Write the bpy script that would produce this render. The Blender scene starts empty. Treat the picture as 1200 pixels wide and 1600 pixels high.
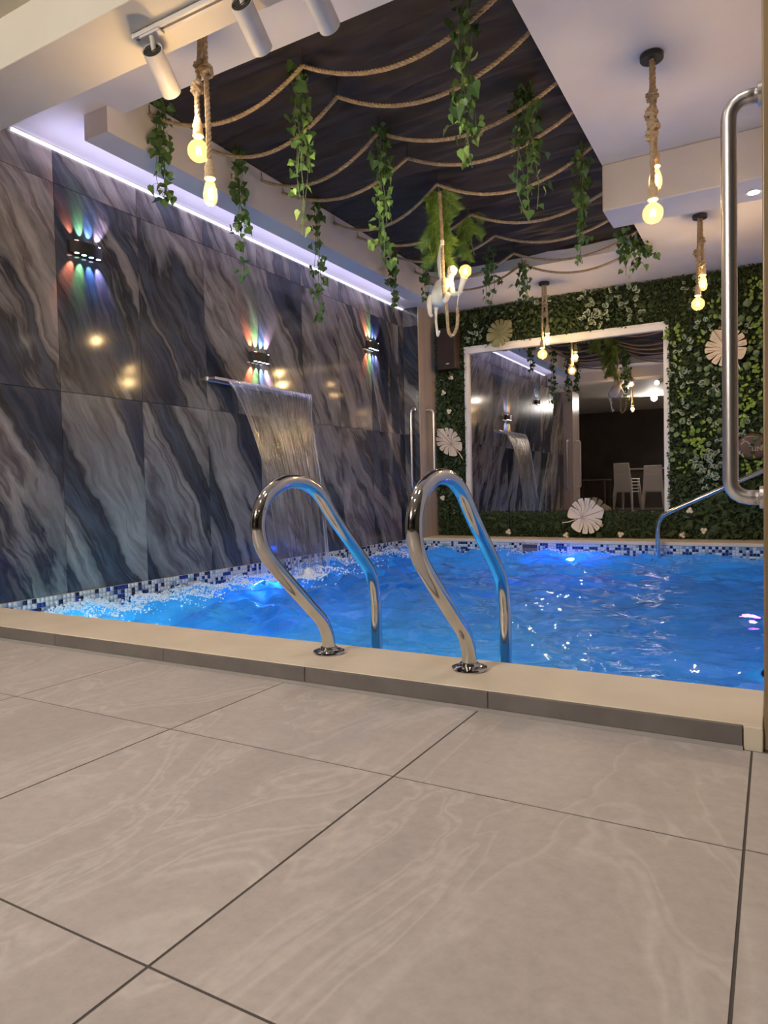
import bpy, bmesh, math, random
import numpy as np
from mathutils import Vector, Matrix, noise as mnoise
random.seed(7); rng = np.random.default_rng(7)
PI = math.pi
SC = bpy.context.scene
COL = SC.collection

# ------------------------------------------------------------------ camera
FPX = 1077.568
R_ = Vector((0.87050918, 0.49168754, -0.02138039))
D_ = Vector((-0.00273552, -0.038608, -0.99925069))
F_ = Vector((-0.49214457, 0.86991539, -0.0322636))
EYE = Vector((0, 0, .6))
cd = bpy.data.cameras.new('camera'); cam = bpy.data.objects.new('camera', cd); COL.objects.link(cam)
cd.sensor_fit = 'HORIZONTAL'; cd.sensor_width = 36; cd.lens = 36 * FPX / 1200
cd.clip_start = .02; cd.clip_end = 100
U_ = -D_; B_ = -F_
cam.matrix_world = Matrix(((R_.x, U_.x, B_.x, EYE.x), (R_.y, U_.y, B_.y, EYE.y), (R_.z, U_.z, B_.z, EYE.z), (0, 0, 0, 1)))
SC.camera = cam

# ------------------------------------------------------------------ world, light, exposure
w = bpy.data.worlds.new('world'); SC.world = w; w.use_nodes = True
bg = w.node_tree.nodes['Background']; bg.inputs[0].default_value = (.55, .5, .6, 1); bg.inputs[1].default_value = .02
SC.view_settings.view_transform = 'Standard'; SC.view_settings.look = 'None'
SC.view_settings.exposure = 0.0; SC.view_settings.gamma = 1; SC.view_settings.use_curve_mapping = False
SC.cycles.use_denoising = True
SC.cycles.max_bounces = 10; SC.cycles.transparent_max_bounces = 24
SC.cycles.diffuse_bounces = 4; SC.cycles.glossy_bounces = 4; SC.cycles.transmission_bounces = 8
SC.cycles.sample_clamp_indirect = 14.0

def light(kind, name, loc, energy, color, size=.03, target=None, angle=60, blend=.5, size_y=None):
    l = bpy.data.lights.new(name, kind); l.energy = energy; l.color = color
    o = bpy.data.objects.new(name, l); COL.objects.link(o); o.location = loc
    if kind == 'AREA':
        l.size = size
        if size_y: l.shape = 'RECTANGLE'; l.size_y = size_y
    else: l.shadow_soft_size = size
    if kind == 'SPOT': l.spot_size = math.radians(angle); l.spot_blend = blend
    if target is not None:
        o.rotation_euler = (Vector(target) - Vector(loc)).to_track_quat('-Z', 'Y').to_euler()
    return o
WARM = (1, .72, .38); LAV = (.74, .68, 1.0); ROOMW = (1, .87, .80)
# unseen ceiling spots without fixtures; the rear ones added to brighten the mirrored room
for x, y, e in ((-2.9, 1.2, 29), (-1.6, 1.35, 31), (-.35, 1.3, 29), (-1.0, .3, 27), (-2.2, -4.3, 60), (-2.2, -2.4, 90), (.8, -1.2, 60)):
    light('SPOT', 'room_fill_spot', (x, y, 2.64), e, ROOMW, .09, (x, y + .15, 0), 130, 1)
# white led tape in the cove above the marble
o = light('AREA', 'cove_light', (-3.40, 4.45, 2.47), 8, LAV, .30, size_y=4.1); o.rotation_euler = (PI, 0, 0)
# underwater lamps: the far and right wall lamps, and unseen panels added below the kerb for brightness
for loc, e, c in (((-1.79, 6.80, -.33), 13, (.02, .10, 1)), ((-.12, 4.2, -.35), 5, (.30, .04, 1)), ((-3.50, 4.4, -.45), 9, (.04, .14, 1))):
    light('POINT', 'underwater_light', loc, e, c, .04)
for x, e, c in ((-3.1, 16, (.26, .80, 1)), (-2.25, 18, (.24, .80, 1)), (-1.45, 16, (.22, .76, 1)), (-.5, 2, (.06, .30, 1))):
    light('AREA', 'underwater_light', (x, 2.05, -.45), e, c, .22, (x, 6, -1.25), size_y=.22)

# ------------------------------------------------------------------ helpers
def ray(x, y): return (R_ * ((x - 600) / FPX) + D_ * ((y - 800) / FPX) + F_)
def at_Y(x, y, Y): r = ray(x, y); return EYE + r * (Y / r.y)
def at_X(x, y, X): r = ray(x, y); return EYE + r * (X / r.x)
def at_Z(x, y, Z): r = ray(x, y); return EYE + r * ((Z - EYE.z) / r.z)

def link_mesh(name, me, parent=None):
    o = bpy.data.objects.new(name, me); COL.objects.link(o)
    if parent is not None: o.parent = parent
    return o
def tag(o, label=None, cat=None, group=None, kind=None):
    if label: o['label'] = label
    if cat: o['category'] = cat
    if group: o['group'] = group
    if kind: o['kind'] = kind
    return o
def thing(name, label, cat, loc=(0, 0, 0), group=None, rot=(0, 0, 0)):
    o = bpy.data.objects.new(name, None); COL.objects.link(o); o.location = loc; o.rotation_euler = rot
    o.empty_display_size = .05
    return tag(o, label, cat, group)

class MB:
    def __init__(s): s.v = []; s.f = []; s.m = []; s.cm = 0
    def add(s, V, Fc):
        n = len(s.v); s.v += [tuple(p) for p in V]; s.f += [tuple(n + i for i in f) for f in Fc]; s.m += [s.cm] * len(Fc); return s
    def box(s, a, b):
        x0, y0, z0 = a; x1, y1, z1 = b
        return s.add([(x0,y0,z0),(x1,y0,z0),(x1,y1,z0),(x0,y1,z0),(x0,y0,z1),(x1,y0,z1),(x1,y1,z1),(x0,y1,z1)],
              [(0,3,2,1),(4,5,6,7),(0,1,5,4),(1,2,6,5),(2,3,7,6),(3,0,4,7)])
    def tube(s, pts, r, n=10, cap=True):
        pts = [Vector(p) for p in pts]; rr = r if hasattr(r, '__len__') else [r] * len(pts)
        V = []; up = None
        for i, p in enumerate(pts):
            t = (pts[min(i+1, len(pts)-1)] - pts[max(i-1, 0)]).normalized()
            if up is None:
                a = Vector((0,0,1)) if abs(t.z) < .9 else Vector((1,0,0)); up = (a - t * a.dot(t)).normalized()
            else:
                up = up - t * up.dot(t); up = up.normalized() if up.length > 1e-6 else t.orthogonal().normalized()
            sd = t.cross(up)
            for k in range(n):
                A = 2*PI*k/n; V.append(p + (up*math.cos(A) + sd*math.sin(A)) * rr[i])
        Fc = [(i*n+k, i*n+(k+1)%n, (i+1)*n+(k+1)%n, (i+1)*n+k) for i in range(len(pts)-1) for k in range(n)]
        if cap: Fc += [tuple(range(n-1, -1, -1)), tuple((len(pts)-1)*n + k for k in range(n))]
        return s.add(V, Fc)
    def lathe(s, prof, origin=(0,0,0), axis=(0,0,1), n=20):
        ax = Vector(axis).normalized(); u = ax.orthogonal().normalized(); v = ax.cross(u); o = Vector(origin)
        V = [o + ax*h + (u*math.cos(2*PI*k/n) + v*math.sin(2*PI*k/n))*max(r, 1e-4) for r, h in prof for k in range(n)]
        Fc = [(i*n+k, i*n+(k+1)%n, (i+1)*n+(k+1)%n, (i+1)*n+k) for i in range(len(prof)-1) for k in range(n)]
        Fc += [tuple(range(n-1, -1, -1)), tuple((len(prof)-1)*n + k for k in range(n))]
        return s.add(V, Fc)
    def ball(s, c, r, n=10, m=6):
        rx, ry, rz = r if hasattr(r, '__len__') else (r, r, r)
        V = [Vector((c[0], c[1], c[2]-rz))]; Fc = []
        for j in range(1, m):
            b = -PI/2 + PI*j/m
            V += [Vector((c[0]+rx*math.cos(b)*math.cos(2*PI*k/n), c[1]+ry*math.cos(b)*math.sin(2*PI*k/n), c[2]+rz*math.sin(b))) for k in range(n)]
        V.append(Vector((c[0], c[1], c[2]+rz)))
        for k in range(n): Fc.append((0, 1+(k+1)%n, 1+k))
        for j in range(m-2):
            for k in range(n): Fc.append((1+j*n+k, 1+j*n+(k+1)%n, 1+(j+1)*n+(k+1)%n, 1+(j+1)*n+k))
        e = len(V)-1; q = 1+(m-2)*n
        for k in range(n): Fc.append((q+k, q+(k+1)%n, e))
        return s.add(V, Fc)
    def mesh(s, name, mats, smooth=False):
        me = bpy.data.meshes.new(name); me.from_pydata(s.v, [], s.f)
        for m in (mats if isinstance(mats, (list, tuple)) else [mats]): me.materials.append(m)
        if any(s.m): me.polygons.foreach_set('material_index', s.m)
        if smooth: me.polygons.foreach_set('use_smooth', [True]*len(me.polygons))
        me.update(); return me
    def build(s, name, mats, parent=None, smooth=False, bevel=0):
        o = link_mesh(name, s.mesh(name, mats, smooth), parent)
        if bevel:
            b = o.modifiers.new('bevel', 'BEVEL'); b.width = bevel; b.segments = 3; b.limit_method = 'ANGLE'
        return o
def autosmooth(o, ang=40):
    me = o.data; bm = bmesh.new(); bm.from_mesh(me)
    for e in bm.edges:
        if len(e.link_faces) == 2 and e.calc_face_angle(0) > math.radians(ang): e.smooth = False
    for f in bm.faces: f.smooth = True
    bm.to_mesh(me); bm.free(); return o
def bez(pts, n=8):     # catmull-rom through points
    P = [Vector(p) for p in pts]; out = []
    for i in range(len(P)-1):
        p0 = P[max(i-1,0)]; p1 = P[i]; p2 = P[i+1]; p3 = P[min(i+2, len(P)-1)]
        for k in range(n):
            t = k/n; out.append(.5*((2*p1) + (p2-p0)*t + (2*p0-5*p1+4*p2-p3)*t*t + (3*p1-p0-3*p2+p3)*t**3))
    out.append(P[-1]); return out
def resample(pts, step):
    d = [0]
    for a, b in zip(pts, pts[1:]): d.append(d[-1] + (b-a).length)
    n = max(2, int(d[-1]/step)); out = []; j = 0
    for k in range(n+1):
        t = d[-1]*k/n
        while j < len(pts)-2 and d[j+1] < t: j += 1
        sgl = d[j+1]-d[j] or 1; out.append(pts[j].lerp(pts[j+1], min(1, (t-d[j])/sgl)))
    return out
def rope(mb, pts, r, pitch=None, n=5):          # three laid strands
    pitch = pitch or r*5.2; P = resample([Vector(p) for p in pts], pitch/7); up = None; fr = []
    for i, p in enumerate(P):
        t = (P[min(i+1, len(P)-1)] - P[max(i-1, 0)]).normalized()
        if up is None: up = t.orthogonal().normalized()
        else:
            up = up - t*up.dot(t); up.normalize()
        fr.append((p, up.copy(), t.cross(up)))
    for k in range(3):
        st = []
        for i, (p, u, v) in enumerate(fr):
            A = 2*PI*(k/3 + i/7); st.append(p + (u*math.cos(A)+v*math.sin(A))*r*.48)
        mb.tube(st, r*.56, n)
    return mb

# ------------------------------------------------------------------ materials
def mat(name, col=(.8,.8,.8), rough=.5, metal=0, spec=.5, **kw):
    m = bpy.data.materials.new(name); m.use_nodes = True; b = m.node_tree.nodes['Principled BSDF']
    b.inputs['Base Color'].default_value = (*col, 1); b.inputs['Roughness'].default_value = rough; b.inputs['Metallic'].default_value = metal
    b.inputs['Specular IOR Level'].default_value = spec
    for k, v in kw.items(): b.inputs[k.replace('_', ' ')].default_value = v
    return m
def nd(m, t, **kw):
    n = m.node_tree.nodes.new(t)
    for k, v in kw.items(): setattr(n, k, v)
    return n
def lk(m, a, b): m.node_tree.links.new(a, b)
def noise_mat(name, c1, c2, scale, rough=.6, bump=0, detail=5, metal=0, stretch=None, spec=.4):
    m = mat(name, c1, rough, metal, spec); b = m.node_tree.nodes['Principled BSDF']
    g = nd(m, 'ShaderNodeNewGeometry'); src = g.outputs['Position']
    if stretch:
        mp = nd(m, 'ShaderNodeMapping'); mp.inputs['Scale'].default_value = stretch; lk(m, src, mp.inputs[0]); src = mp.outputs[0]
    n = nd(m, 'ShaderNodeTexNoise'); n.inputs['Scale'].default_value = scale; n.inputs['Detail'].default_value = detail; lk(m, src, n.inputs['Vector'])
    r = nd(m, 'ShaderNodeValToRGB'); r.color_ramp.elements[0].position = .35; r.color_ramp.elements[1].position = .65
    r.color_ramp.elements[0].color = (*c1, 1); r.color_ramp.elements[1].color = (*c2, 1)
    lk(m, n.outputs['Fac'], r.inputs[0]); lk(m, r.outputs[0], b.inputs['Base Color'])
    if bump:
        bp = nd(m, 'ShaderNodeBump'); bp.inputs['Strength'].default_value = bump; bp.inputs['Distance'].default_value = .01
        lk(m, n.outputs['Fac'], bp.inputs['Height']); lk(m, bp.outputs[0], b.inputs['Normal'])
    return m
def emit(name, col, strength):
    m = bpy.data.materials.new(name); m.use_nodes = True; nt = m.node_tree; nt.nodes.remove(nt.nodes['Principled BSDF'])
    e = nd(m, 'ShaderNodeEmission'); e.inputs[0].default_value = (*col, 1); e.inputs[1].default_value = strength
    lk(m, e.outputs[0], nt.nodes['Material Output'].inputs[0]); return m

def marble_mat():
    m = mat('blue_marble', (.1,.1,.12), .10, 0, .5); b = m.node_tree.nodes['Principled BSDF']
    g = nd(m, 'ShaderNodeNewGeometry'); oi = nd(m, 'ShaderNodeObjectInfo')
    off = nd(m, 'ShaderNodeVectorMath', operation='MULTIPLY'); 
    cmb = nd(m, 'ShaderNodeCombineXYZ')
    for i in range(3): lk(m, oi.outputs['Random'], cmb.inputs[i])
    off.inputs[1].default_value = (13, 29, 17); lk(m, cmb.outputs[0], off.inputs[0])
    add = nd(m, 'ShaderNodeVectorMath', operation='ADD'); lk(m, g.outputs['Position'], add.inputs[0]); lk(m, off.outputs[0], add.inputs[1])
    # warp
    wn = nd(m, 'ShaderNodeTexNoise'); wn.inputs['Scale'].default_value = 1.6; wn.inputs['Detail'].default_value = 4; lk(m, add.outputs[0], wn.inputs['Vector'])
    ws = nd(m, 'ShaderNodeVectorMath', operation='MULTIPLY_ADD'); ws.inputs[1].default_value = (.26, .26, .26)
    lk(m, wn.outputs['Color'], ws.inputs[0]); lk(m, add.outputs[0], ws.inputs[2])
    def dot(v):
        d = nd(m, 'ShaderNodeVectorMath', operation='DOT_PRODUCT'); d.inputs[1].default_value = v; lk(m, ws.outputs[0], d.inputs[0]); return d.outputs['Value']
    c2 = nd(m, 'ShaderNodeCombineXYZ')
    mu = nd(m, 'ShaderNodeMath', operation='MULTIPLY'); mu.inputs[1].default_value = .17; lk(m, dot((.5, .5, -.86)), mu.inputs[0])
    lk(m, mu.outputs[0], c2.inputs[0]); lk(m, dot((.86, .86, .5)), c2.inputs[1])
    n1 = nd(m, 'ShaderNodeTexNoise'); n1.inputs['Scale'].default_value = 1.75; n1.inputs['Detail'].default_value = 9; n1.inputs['Roughness'].default_value = .58
    n1.inputs['Distortion'].default_value = .5; lk(m, c2.outputs[0], n1.inputs['Vector'])
    r = nd(m, 'ShaderNodeValToRGB'); cr = r.color_ramp
    cols = [(.30, (.012,.015,.024)), (.40, (.036,.044,.066)), (.45, (.085,.09,.105)), (.475, (.045,.043,.045)), (.50, (.19,.175,.165)), (.55, (.29,.26,.235)), (.585, (.12,.10,.095)), (.62, (.25,.225,.21)), (.72, (.36,.33,.30))]
    cr.elements[0].position = cols[0][0]; cr.elements[0].color = (*cols[0][1], 1); cr.elements[1].position = cols[-1][0]; cr.elements[1].color = (*cols[-1][1], 1)
    for p, c in cols[1:-1]: e = cr.elements.new(p); e.color = (*c, 1)
    lk(m, n1.outputs['Fac'], r.inputs[0])
    n2 = nd(m, 'ShaderNodeTexNoise'); n2.inputs['Scale'].default_value = 7; n2.inputs['Detail'].default_value = 8; n2.inputs['Roughness'].default_value = .7; lk(m, c2.outputs[0], n2.inputs['Vector'])
    mr = nd(m, 'ShaderNodeMapRange'); mr.inputs[1].default_value = .3; mr.inputs[2].default_value = .7; mr.inputs[3].default_value = .35; mr.inputs[4].default_value = 1.35; lk(m, n2.outputs['Fac'], mr.inputs[0])
    mx = nd(m, 'ShaderNodeVectorMath', operation='SCALE'); lk(m, r.outputs[0], mx.inputs[0]); lk(m, mr.outputs[0], mx.inputs['Scale'])
    lk(m, mx.outputs[0], b.inputs['Base Color']); return m
def floor_mat():
    m = mat('sand_tile', (.5,.45,.4), .42, 0, .35); b = m.node_tree.nodes['Principled BSDF']
    g = nd(m, 'ShaderNodeNewGeometry'); oi = nd(m, 'ShaderNodeObjectInfo')
    cmb = nd(m, 'ShaderNodeCombineXYZ')
    for i in range(3): lk(m, oi.outputs['Random'], cmb.inputs[i])
    ma = nd(m, 'ShaderNodeVectorMath', operation='MULTIPLY_ADD'); ma.inputs[1].default_value = (31, 17, 11)
    lk(m, cmb.outputs[0], ma.inputs[0]); lk(m, g.outputs['Position'], ma.inputs[2])
    mp = nd(m, 'ShaderNodeMapping'); mp.inputs['Scale'].default_value = (1.5, .55, 1); mp.inputs['Rotation'].default_value = (0, 0, .25); lk(m, ma.outputs[0], mp.inputs[0])
    n1 = nd(m, 'ShaderNodeTexNoise'); n1.inputs['Scale'].default_value = 1.9; n1.inputs['Detail'].default_value = 5; n1.inputs['Roughness'].default_value = .45; n1.inputs['Distortion'].default_value = .7; lk(m, mp.outputs[0], n1.inputs['Vector'])
    r = nd(m, 'ShaderNodeValToRGB'); cr = r.color_ramp
    cr.elements[0].position = .32; cr.elements[0].color = (.44,.395,.37,1); cr.elements[1].position = .68; cr.elements[1].color = (.52,.475,.445,1)
    for p, c in ((.455, (.475,.425,.395)), (.468, (.555,.505,.475)), (.480, (.47,.42,.39)), (.497, (.57,.52,.485)), (.512, (.475,.425,.395)), (.55, (.50,.45,.42)), (.562, (.56,.51,.475)), (.574, (.48,.43,.40))): e = cr.elements.new(p); e.color = (*c, 1)
    lk(m, n1.outputs['Fac'], r.inputs[0])
    n2 = nd(m, 'ShaderNodeTexNoise'); n2.inputs['Scale'].default_value = 38; n2.inputs['Detail'].default_value = 7; n2.inputs['Roughness'].default_value = .7; lk(m, ma.outputs[0], n2.inputs['Vector'])
    mr = nd(m, 'ShaderNodeMapRange'); mr.inputs[1].default_value = .3; mr.inputs[2].default_value = .7; mr.inputs[3].default_value = .86; mr.inputs[4].default_value = 1.06; lk(m, n2.outputs['Fac'], mr.inputs[0])
    mx = nd(m, 'ShaderNodeVectorMath', operation='SCALE'); lk(m, r.outputs[0], mx.inputs[0]); lk(m, mr.outputs[0], mx.inputs['Scale'])
    lk(m, mx.outputs[0], b.inputs['Base Color']); return m
def mix_glass(name, tint, gloss_rough=.02, ior=1.4, extra=None):
    m = bpy.data.materials.new(name); m.use_nodes = True; nt = m.node_tree; nt.nodes.remove(nt.nodes['Principled BSDF'])
    t = nd(m, 'ShaderNodeBsdfTransparent'); t.inputs[0].default_value = (*tint, 1)
    gl = nd(m, 'ShaderNodeBsdfGlossy'); gl.inputs['Roughness'].default_value = gloss_rough
    fr = nd(m, 'ShaderNodeFresnel'); fr.inputs[0].default_value = ior
    mx = nd(m, 'ShaderNodeMixShader'); lk(m, fr.outputs[0], mx.inputs[0]); lk(m, t.outputs[0], mx.inputs[1]); lk(m, gl.outputs[0], mx.inputs[2])
    lk(m, mx.outputs[0], nt.nodes['Material Output'].inputs[0]); return m
def water_mat():
    m = mat('pool_water', (.75,.92,1), .02, 0, .5); b = m.node_tree.nodes['Principled BSDF']
    b.inputs['Transmission Weight'].default_value = 1; b.inputs['IOR'].default_value = 1.33
    g = nd(m, 'ShaderNodeNewGeometry'); n = nd(m, 'ShaderNodeTexNoise'); n.inputs['Scale'].default_value = 13; n.inputs['Detail'].default_value = 3; n.inputs['Distortion'].default_value = .8
    lk(m, g.outputs['Position'], n.inputs['Vector'])
    bp = nd(m, 'ShaderNodeBump'); bp.inputs['Strength'].default_value = .30; bp.inputs['Distance'].default_value = .010
    lk(m, n.outputs['Fac'], bp.inputs['Height']); lk(m, bp.outputs[0], b.inputs['Normal']); return m
def fall_mat():
    m = bpy.data.materials.new('falling_water'); m.use_nodes = True; nt = m.node_tree; nt.nodes.remove(nt.nodes['Principled BSDF'])
    t = nd(m, 'ShaderNodeBsdfTransparent'); t.inputs[0].default_value = (.94,.95,.97,1)
    gl = nd(m, 'ShaderNodeBsdfGlossy'); gl.inputs['Roughness'].default_value = .08
    df = nd(m, 'ShaderNodeBsdfTranslucent'); df.inputs[0].default_value = (.85,.88,.95,1)
    d2 = nd(m, 'ShaderNodeBsdfDiffuse'); d2.inputs[0].default_value = (.85,.88,.95,1)
    ds = nd(m, 'ShaderNodeMixShader'); lk(m, df.outputs[0], ds.inputs[1]); lk(m, d2.outputs[0], ds.inputs[2])
    uv = nd(m, 'ShaderNodeAttribute'); uv.attribute_name = 'flow'
    mp = nd(m, 'ShaderNodeMapping'); mp.inputs['Scale'].default_value = (60, 2.2, 1); lk(m, uv.outputs['Vector'], mp.inputs[0])
    n = nd(m, 'ShaderNodeTexNoise'); n.inputs['Scale'].default_value = 1; n.inputs['Detail'].default_value = 5; lk(m, mp.outputs[0], n.inputs['Vector'])
    mr = nd(m, 'ShaderNodeMapRange'); mr.inputs[1].default_value = .54; mr.inputs[2].default_value = .82; mr.inputs[3].default_value = .02; mr.inputs[4].default_value = .6; sx = nd(m, 'ShaderNodeSeparateXYZ'); lk(m, uv.outputs['Vector'], sx.inputs[0])
    e1 = nd(m, 'ShaderNodeMath', operation='SUBTRACT'); e1.inputs[1].default_value = .5; lk(m, sx.outputs[0], e1.inputs[0])
    e2 = nd(m, 'ShaderNodeMath', operation='ABSOLUTE'); lk(m, e1.outputs[0], e2.inputs[0])
    e3 = nd(m, 'ShaderNodeMapRange'); e3.inputs[1].default_value = .44; e3.inputs[2].default_value = .5; e3.inputs[3].default_value = 0; e3.inputs[4].default_value = .22; lk(m, e2.outputs[0], e3.inputs[0])
    e4 = nd(m, 'ShaderNodeMath', operation='ADD'); lk(m, e3.outputs[0], e4.inputs[0]); lk(m, n.outputs['Fac'], e4.inputs[1])
    lk(m, e4.outputs[0], mr.inputs[0])
    bp = nd(m, 'ShaderNodeBump'); bp.inputs['Strength'].default_value = 1; bp.inputs['Distance'].default_value = .02; lk(m, n.outputs['Fac'], bp.inputs['Height'])
    lk(m, bp.outputs[0], gl.inputs['Normal'])
    fr = nd(m, 'ShaderNodeFresnel'); fr.inputs[0].default_value = 1.33; lk(m, bp.outputs[0], fr.inputs['Normal'])
    m1 = nd(m, 'ShaderNodeMixShader'); lk(m, fr.outputs[0], m1.inputs[0]); lk(m, t.outputs[0], m1.inputs[1]); lk(m, gl.outputs[0], m1.inputs[2])
    m2 = nd(m, 'ShaderNodeMixShader'); lk(m, mr.outputs[0], m2.inputs[0]); lk(m, m1.outputs[0], m2.inputs[1]); lk(m, ds.outputs[0], m2.inputs[2])
    lk(m, m2.outputs[0], nt.nodes['Material Output'].inputs[0]); return m
def leaf_mat(name, c1, c2, rough=.45, trans=.0, vari=None):
    m = mat(name, c1, rough, 0, .35); b = m.node_tree.nodes['Principled BSDF']
    g = nd(m, 'ShaderNodeNewGeometry'); mx = nd(m, 'ShaderNodeMix', data_type='RGBA')
    mx.inputs[6].default_value = (*c1, 1); mx.inputs[7].default_value = (*c2, 1); lk(m, g.outputs['Random Per Island'], mx.inputs[0])
    out = mx.outputs[2]
    lk(m, out, b.inputs['Base Color']); return m

M = {}
M['marble'] = marble_mat(); M['floor'] = floor_mat()
M['grout'] = mat('floor_grout', (.085,.072,.064), .9); M['wgrout'] = mat('wall_grout', (.34,.34,.38), .6)
M['white'] = noise_mat('white_plaster', (.60,.57,.585), (.64,.61,.625), 3, .75, .03)
M['beamcream'] = noise_mat('cream_plaster', (.70,.64,.54), (.74,.68,.58), 3, .75, .03)
M['cop'] = noise_mat('cream_coping', (.66,.57,.44), (.72,.63,.50), 5, .5, .05)
M['riser'] = noise_mat('shaded_riser_tile', (.135,.117,.108), (.175,.153,.14), 9, .5, .04)  # tile colour darkened to carry the shade on the kerb face
M['rgrout'] = mat('grey_grout', (.30,.27,.25), .8)
M['chrome'] = noise_mat('polished_steel', (.58,.565,.55), (.66,.645,.63), 14, .10, 0, metal=1)
M['brushed'] = noise_mat('brushed_steel', (.66,.62,.61), (.76,.72,.71), 8, .32, 0, metal=1, stretch=(9,9,.4))
M['jamb'] = noise_mat('bronze_jamb', (.22,.155,.085), (.30,.21,.12), 5, .4, 0, metal=.3, stretch=(6,6,.6))
M['taupe'] = noise_mat('taupe_pier_panel', (.40,.33,.28), (.46,.385,.335), 3, .12, 0, stretch=(4,4,.3))
M['litedge'] = mat('lit_edge', (.8,.6,.35), .3, .9)  # bright tone standing for light on the pier edge
M['black'] = noise_mat('black_fabric', (.030,.021,.019), (.050,.036,.032), 4, .75, .05, stretch=(1,5,1))
M['rope'] = noise_mat('jute_rope', (.36,.25,.15), (.50,.37,.235), 60, .9, .3)
M['rosemetal'] = noise_mat('black_metal', (.02,.02,.02), (.035,.032,.03), 20, .45)
M['spotwhite'] = noise_mat('white_lamp_paint', (.62,.58,.56), (.66,.62,.60), 20, .45)
M['spotdark'] = mat('dark_heat_sink', (.07,.065,.05), .6)
M['socket'] = noise_mat('wrapped_socket', (.50,.38,.23), (.62,.48,.31), 90, .9, .3)
def bulb_glass():
    m = bpy.data.materials.new('bulb_glass'); m.use_nodes = True; nt = m.node_tree; nt.nodes.remove(nt.nodes['Principled BSDF'])
    t = nd(m, 'ShaderNodeBsdfTransparent'); t.inputs[0].default_value = (1, .95, .82, 1)
    tl = nd(m, 'ShaderNodeBsdfTranslucent'); tl.inputs[0].default_value = (1, .78, .40, 1)
    gl = nd(m, 'ShaderNodeBsdfGlossy'); gl.inputs['Roughness'].default_value = .04
    lw = nd(m, 'ShaderNodeLayerWeight'); lw.inputs[0].default_value = .5
    pw = nd(m, 'ShaderNodeMath', operation='POWER'); pw.inputs[1].default_value = 3; lk(m, lw.outputs['Facing'], pw.inputs[0])
    sc = nd(m, 'ShaderNodeMath', operation='MULTIPLY'); sc.inputs[1].default_value = .35; lk(m, pw.outputs[0], sc.inputs[0])
    m1 = nd(m, 'ShaderNodeMixShader'); m1.inputs[0].default_value = .035; lk(m, t.outputs[0], m1.inputs[1]); lk(m, tl.outputs[0], m1.inputs[2])
    m2 = nd(m, 'ShaderNodeMixShader'); lk(m, sc.outputs[0], m2.inputs[0]); lk(m, m1.outputs[0], m2.inputs[1]); lk(m, gl.outputs[0], m2.inputs[2])
    lk(m, m2.outputs[0], nt.nodes['Material Output'].inputs[0]); return m
M['glass'] = bulb_glass()
M['fil'] = emit('glowing_filament', (1, .62, .25), 350)
M['led'] = emit('led_tape', (.84, .78, 1), 3)
M['mirror'] = noise_mat('mirror_silver', (.60,.585,.60), (.62,.605,.62), 1, .0, metal=1)
M['frame'] = noise_mat('white_frame', (.72,.69,.68), (.78,.75,.73), 8, .45)
M['soil'] = noise_mat('hedge_backing', (.010,.018,.009), (.02,.03,.014), 20, .9)
M['box'] = leaf_mat('boxwood_leaf', (.020,.036,.015), (.056,.082,.034), .5)
M['bright'] = leaf_mat('bright_leaf', (.16,.27,.045), (.32,.44,.09), .45)
M['round'] = leaf_mat('round_pale_leaf', (.11,.17,.07), (.18,.25,.11), .5)
M['mid'] = leaf_mat('mid_leaf', (.036,.064,.022), (.075,.115,.04), .45)
M['varie'] = leaf_mat('variegated_leaf', (.20,.26,.18), (.40,.44,.34), .5)
M['ivy'] = leaf_mat('ivy_leaf', (.035,.085,.028), (.09,.17,.05), .4)
M['ivylight'] = leaf_mat('fresh_ivy_leaf', (.12,.24,.05), (.22,.36,.09), .4)
M['stem'] = noise_mat('vine_stem', (.08,.13,.05), (.14,.2,.08), 30, .6)
M['needle'] = leaf_mat('fern_needle', (.10,.20,.03), (.24,.36,.07), .5)
M['ivory'] = noise_mat('ivory_plastic', (.70,.58,.44), (.78,.66,.52), 6, .4)
M['olive'] = noise_mat('olive_plastic_leaf', (.20,.19,.09), (.28,.26,.13), 12, .5)
M['monkey'] = noise_mat('white_resin', (.78,.74,.66), (.82,.78,.70), 12, .35)
M['monkeyface'] = mat('dark_eye', (.05,.04,.03), .3)
M['flower'] = noise_mat('cream_flower', (.72,.62,.48), (.80,.72,.60), 50, .7)
M['speaker'] = noise_mat('brown_wood', (.050,.030,.022), (.072,.044,.032), 4, .45, 0, stretch=(8,8,1))
M['sign'] = noise_mat('red_brown_plaque', (.075,.030,.022), (.11,.045,.032), 12, .45)
M['signpale'] = mat('plaque_relief', (.42,.33,.28), .5)
M['basin'] = noise_mat('pool_basin_tile', (.10,.41,.66), (.16,.52,.76), 3.0, .5, 0)
M['water'] = water_mat(); M['fall'] = fall_mat()
M['foam'] = mat('foam_bubble', (.90,.94,.99), .3, 0, .5)
M['mos'] = [mat('mosaic_white', (.72,.72,.70), .15), mat('mosaic_pale_blue', (.33,.38,.47), .15), mat('mosaic_cobalt', (.025,.035,.22), .12), mat('mosaic_navy', (.012,.014,.06), .12)]
M['mgrout'] = mat('mosaic_grout', (.66,.66,.66), .8)
M['darkwall'] = noise_mat('dark_room_wall', (.09,.08,.07), (.12,.105,.095), 2, .8)
M['plastic'] = noise_mat('white_plastic_chair', (.66,.64,.60), (.72,.70,.66), 5, .4)
M['tablewood'] = noise_mat('dark_table_wood', (.10,.07,.045), (.15,.10,.065), 6, .5, stretch=(1,8,8))
M['lampblack'] = noise_mat('black_sconce_paint', (.012,.012,.014), (.02,.02,.022), 30, .4)

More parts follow.
